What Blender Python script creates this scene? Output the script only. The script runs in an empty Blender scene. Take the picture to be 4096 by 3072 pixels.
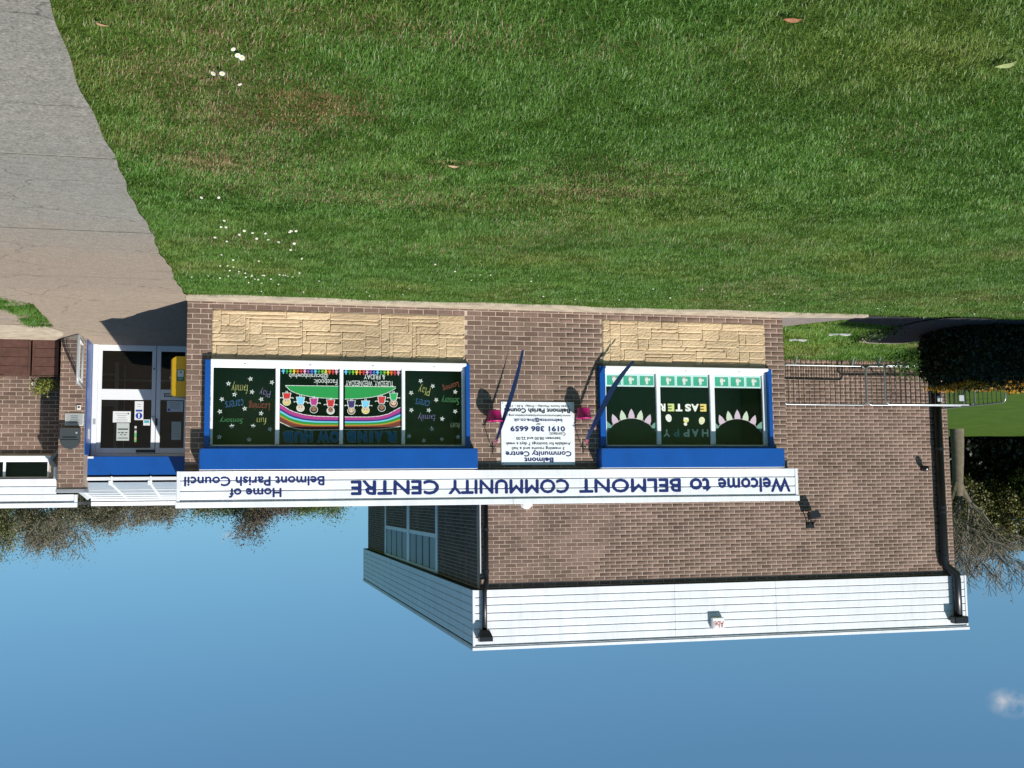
import bpy, math, random
import numpy as np
from mathutils import Matrix, Vector
rnd = random.Random(7)
nrs = np.random.RandomState(11)
S = bpy.context.scene
COL = S.collection

# ------------------------------------------------------------------ camera, world, sun, exposure
F_PX, PITCH, YAW, ROLL = 4549.2, 0.0990, 0.2382, -0.0108
CAM = np.array([8.692, -16.922, 2.928])
fw = np.array([-math.sin(YAW)*math.cos(PITCH), math.cos(YAW)*math.cos(PITCH), -math.sin(PITCH)])
r0 = np.array([math.cos(YAW), math.sin(YAW), 0.0]); u0 = np.cross(r0, fw)
rt = r0*math.cos(ROLL)+u0*math.sin(ROLL); up = -r0*math.sin(ROLL)+u0*math.cos(ROLL)
cd = bpy.data.cameras.new('camera'); co = bpy.data.objects.new('camera', cd); COL.objects.link(co)
# the photographer held the phone upside down: the camera is rolled by 180 degrees
co.matrix_world = Matrix(((-rt[0], -up[0], -fw[0], CAM[0]), (-rt[1], -up[1], -fw[1], CAM[1]), (-rt[2], -up[2], -fw[2], CAM[2]), (0, 0, 0, 1)))
cd.sensor_width = 36.0; cd.lens = F_PX/4096*36.0; cd.clip_start = 0.1; cd.clip_end = 3000
S.camera = co
KX, KY = 0.455, 0.82                       # shadow run per metre of height
SUN_EL = math.atan(1/math.hypot(KX, KY)); SUN_AZ = math.atan2(-KX, -KY)
world = bpy.data.worlds.new('World'); S.world = world; world.use_nodes = True
wn, wl = world.node_tree.nodes, world.node_tree.links
for n in list(wn): wn.remove(n)
sky = wn.new('ShaderNodeTexSky'); sky.sky_type = 'NISHITA'; sky.sun_disc = False
sky.sun_elevation = SUN_EL; sky.sun_rotation = SUN_AZ % (2*math.pi)
sky.air_density = 1.0; sky.dust_density = 0.45; sky.ozone_density = 1.6; sky.altitude = 300
bg = wn.new('ShaderNodeBackground'); bg.inputs['Strength'].default_value = 0.082
wo = wn.new('ShaderNodeOutputWorld')
tcw = wn.new('ShaderNodeTexCoord')
# two faint wisps of cloud at their own bearings
def wisp(direction, along, rx, rz, amount, prev):
    d = Vector(direction).normalized(); h = Vector((d.y, -d.x, 0)).normalized(); v = h.cross(d).normalized()
    def dot(vec):
        n = wn.new('ShaderNodeVectorMath'); n.operation = 'DOT_PRODUCT'; wl.new(tcw.outputs['Generated'], n.inputs[0]); n.inputs[1].default_value = vec; return n.outputs['Value']
    def mth(op, a, b=None, c=None):
        n = wn.new('ShaderNodeMath'); n.operation = op
        for i, x in enumerate((a, b, c)):
            if x is None: continue
            if hasattr(x, 'node'): wl.new(x, n.inputs[i])
            else: n.inputs[i].default_value = x
        return n.outputs[0]
    a = mth('POWER', mth('ABSOLUTE', mth('DIVIDE', dot(h), rx)), 2.0); b = mth('POWER', mth('ABSOLUTE', mth('DIVIDE', dot(v), rz)), 2.0)
    r = mth('SUBTRACT', 1.0, mth('ADD', a, b)); nz = wn.new('ShaderNodeTexNoise'); nz.inputs['Scale'].default_value = 75; nz.inputs['Detail'].default_value = 5; wl.new(tcw.outputs['Generated'], nz.inputs['Vector'])
    r = mth('MULTIPLY', mth('MULTIPLY', mth('POWER', mth('MAXIMUM', r, 0.0), 1.6), mth('MULTIPLY', mth('MAXIMUM', mth('SUBTRACT', nz.outputs[0], .32), 0.0), 3.2)), amount); f = mth('MULTIPLY', r, mth('GREATER_THAN', dot(d), 0.5))
    m = wn.new('ShaderNodeMix'); m.data_type = 'RGBA'; m.clamp_factor = True; wl.new(f, m.inputs[0]); wl.new(prev, m.inputs[6]); m.inputs[7].default_value = (6.2, 6.4, 6.8, 1); return m.outputs[2]
mp_ = wn.new('ShaderNodeVectorMath'); mp_.operation = 'MULTIPLY_ADD'; wl.new(tcw.outputs['Generated'], mp_.inputs[0]); mp_.inputs[1].default_value = (1, 1, .87); mp_.inputs[2].default_value = (0, 0, .13)
nm_ = wn.new('ShaderNodeVectorMath'); nm_.operation = 'NORMALIZE'; wl.new(mp_.outputs[0], nm_.inputs[0]); wl.new(nm_.outputs[0], sky.inputs[0])
tint = wn.new('ShaderNodeMix'); tint.data_type = 'RGBA'; tint.blend_type = 'MULTIPLY'; tint.inputs[0].default_value = 1; wl.new(sky.outputs[0], tint.inputs[6]); tint.inputs[7].default_value = (.665, 1.0, 1.06, 1)
skyc = wisp((-.59, .791, .164), 0, .021, .013, .75, tint.outputs[2]); skyc = wisp((.007, 1, .030), 0, .008, .004, .26, skyc)
wl.new(skyc, bg.inputs[0]); wl.new(bg.outputs[0], wo.inputs[0])
sd = bpy.data.lights.new('sun', 'SUN'); sd.energy = 5.0; sd.angle = math.radians(0.53); sd.color = (1.0, 0.955, 0.89)
so = bpy.data.objects.new('sun', sd); COL.objects.link(so)
so.rotation_euler = Vector((KX, KY, -1)).to_track_quat('-Z', 'Y').to_euler(); so.location = (-20, -30, 45)
S.view_settings.view_transform = 'Standard'; S.view_settings.look = 'None'
S.view_settings.exposure = 0.22; S.view_settings.gamma = 1.0; S.view_settings.use_curve_mapping = False
S.cycles.max_bounces = 6; S.cycles.transparent_max_bounces = 16

# ------------------------------------------------------------------ materials
MATS = {}
def mat(name, col, rough=0.6, metal=0.0, spec=0.5, var=0.0, vscale=6.0, bump=0.0, bscale=60.0, coat=0.0):
    if name in MATS: return MATS[name]
    m = bpy.data.materials.new(name); m.use_nodes = True; N, L = m.node_tree.nodes, m.node_tree.links
    p = N['Principled BSDF']; p.inputs['Roughness'].default_value = rough; p.inputs['Metallic'].default_value = metal
    p.inputs['Specular IOR Level'].default_value = spec; p.inputs['Base Color'].default_value = (*col, 1)
    if coat: p.inputs['Coat Weight'].default_value = coat
    if var or bump:
        g = N.new('ShaderNodeNewGeometry')
    if var:
        t = N.new('ShaderNodeTexNoise'); t.inputs['Scale'].default_value = vscale; t.inputs['Detail'].default_value = 6; t.inputs['Roughness'].default_value = 0.65
        L.new(g.outputs['Position'], t.inputs['Vector'])
        r = N.new('ShaderNodeMapRange'); r.inputs[1].default_value = 0.3; r.inputs[2].default_value = 0.7
        r.inputs[3].default_value = 1-var; r.inputs[4].default_value = 1+var; L.new(t.outputs[0], r.inputs[0])
        mx = N.new('ShaderNodeMix'); mx.data_type = 'RGBA'; mx.blend_type = 'MULTIPLY'; mx.inputs[0].default_value = 1
        mx.inputs[6].default_value = (*col, 1); L.new(r.outputs[0], mx.inputs[7]); L.new(mx.outputs[2], p.inputs['Base Color'])
    if bump:
        t2 = N.new('ShaderNodeTexNoise'); t2.inputs['Scale'].default_value = bscale; t2.inputs['Detail'].default_value = 5
        L.new(g.outputs['Position'], t2.inputs['Vector'])
        b = N.new('ShaderNodeBump'); b.inputs['Strength'].default_value = bump; b.inputs['Distance'].default_value = 0.01
        L.new(t2.outputs[0], b.inputs['Height']); L.new(b.outputs[0], p.inputs['Normal'])
    MATS[name] = m; return m

def brick_mat(name, c1, c2, c3):
    m = bpy.data.materials.new(name); m.use_nodes = True; N, L = m.node_tree.nodes, m.node_tree.links
    p = N['Principled BSDF']; p.inputs['Roughness'].default_value = 0.85; p.inputs['Specular IOR Level'].default_value = 0.25
    g = N.new('ShaderNodeNewGeometry'); oi = N.new('ShaderNodeObjectInfo')
    a = N.new('ShaderNodeMath'); a.operation = 'ADD'; L.new(g.outputs['Random Per Island'], a.inputs[0]); L.new(oi.outputs['Random'], a.inputs[1])
    f = N.new('ShaderNodeMath'); f.operation = 'FRACT'; L.new(a.outputs[0], f.inputs[0])
    cr = N.new('ShaderNodeValToRGB'); L.new(f.outputs[0], cr.inputs[0]); e = cr.color_ramp.elements
    e[0].color = (*c1, 1); e[1].color = (*c2, 1); k = e.new(0.5); k.color = (*c3, 1)
    t = N.new('ShaderNodeTexNoise'); t.inputs['Scale'].default_value = 38; t.inputs['Detail'].default_value = 5; L.new(g.outputs['Position'], t.inputs['Vector'])
    t3 = N.new('ShaderNodeTexNoise'); t3.inputs['Scale'].default_value = 1.1; t3.inputs['Detail'].default_value = 4; L.new(g.outputs['Position'], t3.inputs['Vector'])
    def rng(src, lo, hi):
        r = N.new('ShaderNodeMapRange'); r.inputs[1].default_value = .3; r.inputs[2].default_value = .7; r.inputs[3].default_value = lo; r.inputs[4].default_value = hi
        L.new(src, r.inputs[0]); return r.outputs[0]
    mu = N.new('ShaderNodeMath'); mu.operation = 'MULTIPLY'; L.new(rng(t.outputs[0], .84, 1.16), mu.inputs[0]); L.new(rng(t3.outputs[0], .78, 1.2), mu.inputs[1])
    mx = N.new('ShaderNodeMix'); mx.data_type = 'RGBA'; mx.blend_type = 'MULTIPLY'; mx.inputs[0].default_value = 1
    L.new(cr.outputs[0], mx.inputs[6]); L.new(mu.outputs[0], mx.inputs[7]); L.new(mx.outputs[2], p.inputs['Base Color'])
    b = N.new('ShaderNodeBump'); b.inputs['Strength'].default_value = .5; b.inputs['Distance'].default_value = .004
    t2 = N.new('ShaderNodeTexNoise'); t2.inputs['Scale'].default_value = 160; L.new(g.outputs['Position'], t2.inputs['Vector']); L.new(t2.outputs[0], b.inputs['Height']); L.new(b.outputs[0], p.inputs['Normal'])
    MATS[name] = m; return m

def glass_mat(name, tint, ior=1.5, rough=0.01):
    m = bpy.data.materials.new(name); m.use_nodes = True; N, L = m.node_tree.nodes, m.node_tree.links
    for n in list(N): N.remove(n)
    o = N.new('ShaderNodeOutputMaterial'); mx = N.new('ShaderNodeMixShader'); fr = N.new('ShaderNodeFresnel'); fr.inputs[0].default_value = ior
    tr = N.new('ShaderNodeBsdfTransparent'); tr.inputs[0].default_value = (*tint, 1)
    gl = N.new('ShaderNodeBsdfGlossy'); gl.inputs['Roughness'].default_value = rough
    L.new(fr.outputs[0], mx.inputs[0]); L.new(tr.outputs[0], mx.inputs[1]); L.new(gl.outputs[0], mx.inputs[2]); L.new(mx.outputs[0], o.inputs[0])
    MATS[name] = m; return m

def leaf_mat(name, attr=False, col=(.06, .12, .02), trans=0.3, spread=0.5):
    m = bpy.data.materials.new(name); m.use_nodes = True; N, L = m.node_tree.nodes, m.node_tree.links
    for n in list(N): N.remove(n)
    o = N.new('ShaderNodeOutputMaterial'); mx = N.new('ShaderNodeMixShader'); mx.inputs[0].default_value = trans
    d = N.new('ShaderNodeBsdfDiffuse'); t = N.new('ShaderNodeBsdfTranslucent')
    if attr:
        a = N.new('ShaderNodeAttribute'); a.attribute_name = 'col'; src = a.outputs['Color']
    else:
        g = N.new('ShaderNodeNewGeometry'); cr = N.new('ShaderNodeValToRGB'); L.new(g.outputs['Random Per Island'], cr.inputs[0])
        e = cr.color_ramp.elements; e[0].color = (*[c*(1-spread) for c in col], 1); e[1].color = (*[c*(1+spread) for c in col], 1); src = cr.outputs[0]
    L.new(src, d.inputs[0]); L.new(src, t.inputs[0]); L.new(d.outputs[0], mx.inputs[1]); L.new(t.outputs[0], mx.inputs[2])
    gl = N.new('ShaderNodeBsdfGlossy'); gl.inputs['Roughness'].default_value = .45
    m2 = N.new('ShaderNodeMixShader'); m2.inputs[0].default_value = .03
    L.new(mx.outputs[0], m2.inputs[1]); L.new(gl.outputs[0], m2.inputs[2]); L.new(m2.outputs[0], o.inputs[0])
    MATS[name] = m; return m

BRICK = brick_mat('brown_brick', (.245, .162, .130), (.152, .098, .076), (.200, .133, .104))
MORTAR = mat('mortar', (.48, .375, .29), .9, var=.28, vscale=2.5, bump=.4, bscale=120)
STONE = brick_mat('cream_stone', (.57, .43, .27), (.47, .35, .215), (.53, .395, .245))
STONE_JOINT = mat('stone_joint', (.60, .47, .31), .9, var=.1)
WHITE = mat('white_upvc', (.80, .81, .83), .35, var=.025, vscale=3)
WHITE_BOARD = mat('white_board', (.79, .80, .83), .4, var=.06, vscale=1.6)
def streaks(m, sx, sz, lo):
    N, L = m.node_tree.nodes, m.node_tree.links; p = N['Principled BSDF']; src = p.inputs['Base Color'].links[0].from_socket
    g = N.new('ShaderNodeNewGeometry'); v = N.new('ShaderNodeVectorMath'); v.operation = 'MULTIPLY'; v.inputs[1].default_value = (sx, sx, sz); L.new(g.outputs['Position'], v.inputs[0])
    t = N.new('ShaderNodeTexNoise'); t.inputs['Scale'].default_value = 1; t.inputs['Detail'].default_value = 6; t.inputs['Roughness'].default_value = .7; L.new(v.outputs[0], t.inputs['Vector'])
    r = N.new('ShaderNodeMapRange'); r.inputs[1].default_value = .35; r.inputs[2].default_value = .6; r.inputs[3].default_value = lo; r.inputs[4].default_value = 1; L.new(t.outputs[0], r.inputs[0])
    mx = N.new('ShaderNodeMix'); mx.data_type = 'RGBA'; mx.blend_type = 'MULTIPLY'; mx.inputs[0].default_value = 1; L.new(src, mx.inputs[6]); L.new(r.outputs[0], mx.inputs[7]); L.new(mx.outputs[2], p.inputs['Base Color'])
streaks(WHITE_BOARD, 7, .8, .90); streaks(BRICK, 3.2, .5, .84)
BLUE = mat('blue_shutter', (.002, .074, .33), .38, var=.10, vscale=3)
NAVY = mat('navy_lettering', (.008, .018, .12), .4)
BLACK = mat('black_plastic', (.012, .012, .014), .35)
DARK = mat('dark_interior', (.34, .42, .22), .9)
SLATE = mat('slate_grey', (.045, .055, .06), .45)
STEEL = mat('galvanised_steel', (.40, .43, .44), .38, metal=.75, var=.15, vscale=20)
ALU = mat('grey_aluminium', (.42, .46, .46), .4, metal=.2)
LEAD = mat('grey_lead', (.25, .27, .29), .55, var=.15)
GLASS = glass_mat('window_glass', (.80, .86, .80), 1.52)
CLEAR = glass_mat('clear_panel', (.72, .80, .86), 1.5)
SOFFIT = mat('soffit_dark', (.05, .05, .055), .7)
ROOF = mat('roof_felt', (.07, .07, .075), .9, var=.2)

# ------------------------------------------------------------------ mesh helpers
class MB:
    def __init__(s): s.v = []; s.f = []; s.mi = []; s.mats = []
    def m(s, mt):
        if mt not in s.mats: s.mats.append(mt)
        return s.mats.index(mt)
    def add(s, vs, fs, mt):
        b = len(s.v); k = s.m(mt); s.v += [tuple(map(float, p)) for p in vs]
        for f in fs: s.f.append([b+i for i in f]); s.mi.append(k)
        return s
    def box(s, x0, x1, y0, y1, z0, z1, mt, bev=0.0):
        if x0 > x1: x0, x1 = x1, x0
        if not bev:
            vs = [(x0, y0, z0), (x1, y0, z0), (x1, y1, z0), (x0, y1, z0), (x0, y0, z1), (x1, y0, z1), (x1, y1, z1), (x0, y1, z1)]
            return s.add(vs, [(0, 3, 2, 1), (4, 5, 6, 7), (0, 1, 5, 4), (1, 2, 6, 5), (2, 3, 7, 6), (3, 0, 4, 7)], mt)
        b = min(bev, (x1-x0)*.45, (y1-y0)*.45, (z1-z0)*.45); c = [(x0+x1)/2, (y0+y1)/2, (z0+z1)/2]; h = [(x1-x0)/2, (y1-y0)/2, (z1-z0)/2]
        vs = []; idx = {}
        for a in range(3):
            for sx in (-1, 1):
                for sy in (-1, 1):
                    for sz in (-1, 1):
                        sg = (sx, sy, sz); idx[(a, sg)] = len(vs)
                        vs.append(tuple(c[i]+sg[i]*(h[i]-(0 if i == a else b)) for i in range(3)))
        fs = []
        for a in range(3):
            o = [i for i in range(3) if i != a]
            for sa in (-1, 1):
                q = []
                for p, r in ((-1, -1), (1, -1), (1, 1), (-1, 1)):
                    sg = [0, 0, 0]; sg[a] = sa; sg[o[0]] = p; sg[o[1]] = r; q.append(idx[(a, tuple(sg))])
                fs.append(q)
        for a in range(3):
            b1, b2 = [i for i in range(3) if i != a]
            for p in (-1, 1):
                for r in (-1, 1):
                    q = []
                    for (f, e) in ((b1, -1), (b1, 1), (b2, 1), (b2, -1)):
                        sg = [0, 0, 0]; sg[a] = e; sg[b1] = p; sg[b2] = r; q.append(idx[(f, tuple(sg))])
                    fs.append(q)
        for sx in (-1, 1):
            for sy in (-1, 1):
                for sz in (-1, 1): fs.append([idx[(a, (sx, sy, sz))] for a in range(3)])
        return s.add(vs, fs, mt)
    def tube(s, pts, rad, mt, n=8, cap=True):
        pts = [np.array(p, float) for p in pts]; rs = rad if hasattr(rad, '__len__') else [rad]*len(pts); vs = []; fs = []
        prev = None
        for i, p in enumerate(pts):
            t = pts[min(i+1, len(pts)-1)]-pts[max(i-1, 0)]; t = t/(np.linalg.norm(t)+1e-9)
            if prev is None:
                a = np.array([0, 0, 1.]) if abs(t[2]) < .9 else np.array([1., 0, 0]); u = np.cross(t, a)
            else: u = prev-t*np.dot(prev, t)
            u /= np.linalg.norm(u)+1e-9; prev = u; w = np.cross(t, u)
            for k in range(n):
                an = 2*math.pi*k/n; vs.append(p+rs[i]*(u*math.cos(an)+w*math.sin(an)))
        for i in range(len(pts)-1):
            for k in range(n): fs.append((i*n+k, i*n+(k+1) % n, (i+1)*n+(k+1) % n, (i+1)*n+k))
        if cap: fs.append(tuple(range(n-1, -1, -1))); fs.append(tuple((len(pts)-1)*n+k for k in range(n)))
        return s.add(vs, fs, mt)
    def lathe(s, c, prof, mt, n=20):
        vs = []; fs = []
        for r, z in prof:
            for k in range(n): a = 2*math.pi*k/n; vs.append((c[0]+r*math.cos(a), c[1]+r*math.sin(a), c[2]+z))
        for i in range(len(prof)-1):
            for k in range(n): fs.append((i*n+k, i*n+(k+1) % n, (i+1)*n+(k+1) % n, (i+1)*n+k))
        return s.add(vs, fs, mt)
    def flat(s, poly, y, mt, t=0.0):                 # polygon given in (x, z), facing -Y, optional thickness towards +Y
        ar = sum(poly[i][0]*poly[(i+1) % len(poly)][1]-poly[(i+1) % len(poly)][0]*poly[i][1] for i in range(len(poly)))
        if ar < 0: poly = poly[::-1]
        n = len(poly); vs = [(p[0], y, p[1]) for p in poly]; fs = [tuple(range(n))]
        if t:
            vs += [(p[0], y+t, p[1]) for p in poly]; fs += [(i, (i+1) % n, n+(i+1) % n, n+i)[::-1] for i in range(n)]
        return s.add(vs, fs, mt)
    def disc(s, x, z, rx, rz, y, mt, n=14, t=0.0): return s.flat([(x+rx*math.cos(2*math.pi*k/n), z+rz*math.sin(2*math.pi*k/n)) for k in range(n)], y, mt, t)
    def strip(s, pts, w, y, mt):                     # a drawn line of width w through (x, z) points
        for (a, b) in zip(pts[:-1], pts[1:]):
            dx, dz = b[0]-a[0], b[1]-a[1]; l = math.hypot(dx, dz)+1e-9; nx, nz = -dz/l*w/2, dx/l*w/2; ex, ez = dx/l*w*.3, dz/l*w*.3
            s.flat([(a[0]+nx-ex, a[1]+nz-ez), (a[0]-nx-ex, a[1]-nz-ez), (b[0]-nx+ex, b[1]-nz+ez), (b[0]+nx+ex, b[1]+nz+ez)], y, mt)
        return s
    def build(s, name, parent=None, smooth=False):
        me = bpy.data.meshes.new(name); me.from_pydata(s.v, [], s.f)
        for mt in s.mats: me.materials.append(mt)
        if len(s.mats) > 1: me.polygons.foreach_set('material_index', s.mi)
        if smooth: me.polygons.foreach_set('use_smooth', [True]*len(me.polygons))
        me.update(); o = bpy.data.objects.new(name, me); COL.objects.link(o)
        if parent: adopt(o, parent)
        return o
WM = {}
def adopt(o, parent):
    o.parent = parent
    o.matrix_parent_inverse = WM.get(parent.name, Matrix.Identity(4)).inverted()
def thing(name, label, cat, loc, group=None):
    o = bpy.data.objects.new(name, None); COL.objects.link(o); o.location = loc; o.empty_display_size = .2
    WM[o.name] = Matrix.Translation(loc); o['label'] = label; o['category'] = cat
    if group: o['group'] = group
    return o
def tag(o, label, cat, group=None):
    o['label'] = label; o['category'] = cat
    if group: o['group'] = group
    return o
def struct(o): o['kind'] = 'structure'; return o
def stuff(o): o['kind'] = 'stuff'; return o
def part_empty(name, parent, loc=(0, 0, 0)):
    o = bpy.data.objects.new(name, None); COL.objects.link(o); adopt(o, parent); o.location = loc; WM[o.name] = Matrix.Translation(loc); return o
def from_arrays(name, V, Fq, mt, cols=None, loops=None, smooth=False):
    me = bpy.data.meshes.new(name); k = Fq.shape[1]; n = len(Fq)
    me.vertices.add(len(V)); me.vertices.foreach_set('co', np.ascontiguousarray(V, dtype=np.float32).ravel())
    me.loops.add(n*k); me.loops.foreach_set('vertex_index', np.ascontiguousarray(Fq, dtype=np.int32).ravel())
    me.polygons.add(n); me.polygons.foreach_set('loop_start', np.arange(0, n*k, k, dtype=np.int32)); me.polygons.foreach_set('loop_total', np.full(n, k, dtype=np.int32))
    me.materials.append(mt); me.update(calc_edges=True)
    if smooth: me.polygons.foreach_set('use_smooth', np.ones(n, dtype=bool))
    if cols is not None:
        a = me.attributes.new('col', 'FLOAT_COLOR', 'POINT'); a.data.foreach_set('color', np.concatenate([cols, np.ones((len(cols), 1))], 1).astype(np.float32).ravel())
    o = bpy.data.objects.new(name, me); COL.objects.link(o); return o

def text(body, x0, x1, z0, z1, y, mt, name='lettering', parent=None, bold=0.0, shear=0.0, rot=0.0, thick=0.0):
    """lettering fitted to the box x0..x1, z0..z1 on a plane facing -Y"""
    cu = bpy.data.curves.new('t', 'FONT'); cu.body = body; cu.size = 1; cu.offset = bold; cu.shear = shear; cu.resolution_u = 3
    o = bpy.data.objects.new('t', cu); COL.objects.link(o); dg = bpy.context.evaluated_depsgraph_get()
    me = bpy.data.meshes.new_from_object(o.evaluated_get(dg)); bpy.data.objects.remove(o); bpy.data.curves.remove(cu)
    n = len(me.vertices); a = np.empty(n*3, np.float32); me.vertices.foreach_get('co', a); a = a.reshape(-1, 3)
    mn, mx = a.min(0), a.max(0); sx = (x1-x0)/max(mx[0]-mn[0], 1e-6); sz = (z1-z0)/max(mx[1]-mn[1], 1e-6)
    X = (a[:, 0]-mn[0])*sx; Z = (a[:, 1]-mn[1])*sz
    if rot:
        cx, cz = (x1-x0)/2, (z1-z0)/2; c_, s_ = math.cos(rot), math.sin(rot)
        X, Z = cx+(X-cx)*c_-(Z-cz)*s_, cz+(X-cx)*s_+(Z-cz)*c_
    b = np.stack([x0+X, np.full(n, y), z0+Z], 1).astype(np.float32); me.vertices.foreach_set('co', b.ravel()); me.update()
    if thick:                                     # a heavier weight: the outline repeated a hair to either side
        P_ = [tuple(v.co) for v in me.vertices]; F_ = [tuple(p.vertices) for p in me.polygons]; VV, FF = [], []
        for k, (ox, oz) in enumerate(((0, 0), (-thick, 0), (thick, 0), (0, thick), (0, -thick))):
            b0 = len(VV); VV += [(p[0]+ox, p[1]-.00025*k, p[2]+oz) for p in P_]; FF += [tuple(b0+i for i in f) for f in F_]
        me = bpy.data.meshes.new(name); me.from_pydata(VV, [], FF); me.update()
    me.materials.clear(); me.materials.append(mt)
    o = bpy.data.objects.new(name, me); COL.objects.link(o)
    if parent: adopt(o, parent)
    return o

# ------------------------------------------------------------------ ground
def gz(x, y):
    y = np.asarray(y, float); x = np.asarray(x, float)
    z = np.interp(y, [-60, -40, -17, -12, -10, -8.4, -6.7, -3.7, -1.6, -.5, 60], [3.2, 2.6, 1.25, .88, .83, .69, .565, .29, .09, .012, 0])
    z = z+np.clip((-x+.2)/1.5, 0, 1)*np.interp(y, [-.3, 1, 4.8, 30], [0, .02, .10, .05])
    return z
def noise2(x, y, sc, seed):
    rs = np.random.RandomState(seed); G = rs.rand(64, 64)
    u, v = (x*sc) % 64, (y*sc) % 64; i, j = u.astype(int), v.astype(int); fu, fv = u-i, v-j; fu = fu*fu*(3-2*fu); fv = fv*fv*(3-2*fv)
    i1, j1 = (i+1) % 64, (j+1) % 64
    return (G[i % 64, j % 64]*(1-fu)+G[i1, j % 64]*fu)*(1-fv)+(G[i % 64, j1]*(1-fu)+G[i1, j1]*fu)*fv

def ground_mat():
    m = bpy.data.materials.new('turf_soil'); m.use_nodes = True; N, L = m.node_tree.nodes, m.node_tree.links
    p = N['Principled BSDF']; p.inputs['Roughness'].default_value = .95; p.inputs['Specular IOR Level'].default_value = .1
    g = N.new('ShaderNodeNewGeometry'); t = N.new('ShaderNodeTexNoise'); t.inputs['Scale'].default_value = 1.3; t.inputs['Detail'].default_value = 8; t.inputs['Roughness'].default_value = .7
    L.new(g.outputs['Position'], t.inputs['Vector']); cr = N.new('ShaderNodeValToRGB'); L.new(t.outputs[0], cr.inputs[0])
    e = cr.color_ramp.elements; e[0].position = .3; e[0].color = (.035, .075, .010, 1); e[1].position = .75; e[1].color = (.075, .125, .018, 1)
    L.new(cr.outputs[0], p.inputs['Base Color'])
    t2 = N.new('ShaderNodeTexNoise'); t2.inputs['Scale'].default_value = 30; t2.inputs['Detail'].default_value = 6; L.new(g.outputs['Position'], t2.inputs['Vector'])
    b = N.new('ShaderNodeBump'); b.inputs['Strength'].default_value = .8; b.inputs['Distance'].default_value = .03; L.new(t2.outputs[0], b.inputs['Height']); L.new(b.outputs[0], p.inputs['Normal'])
    return m
xs = np.concatenate([np.linspace(-900, -60, 12), np.linspace(-50, -12, 12), np.linspace(-10, 14, 49), np.linspace(18, 60, 10), np.linspace(90, 900, 12)])
ys = np.concatenate([np.linspace(-300, -40, 8), np.linspace(-30, -14, 9), np.linspace(-13, 8, 64), np.linspace(10, 60, 14), np.linspace(90, 1500, 14)])
GX, GY = np.meshgrid(xs, ys, indexing='ij'); GZ = gz(GX, GY)
V = np.stack([GX, GY, GZ], -1).reshape(-1, 3); ny = len(ys)
I, J = np.meshgrid(np.arange(len(xs)-1), np.arange(ny-1), indexing='ij'); q = (I*ny+J).ravel()
struct(from_arrays('ground', V, np.stack([q, q+ny, q+ny+1, q+1], 1), ground_mat(), smooth=True))

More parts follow.
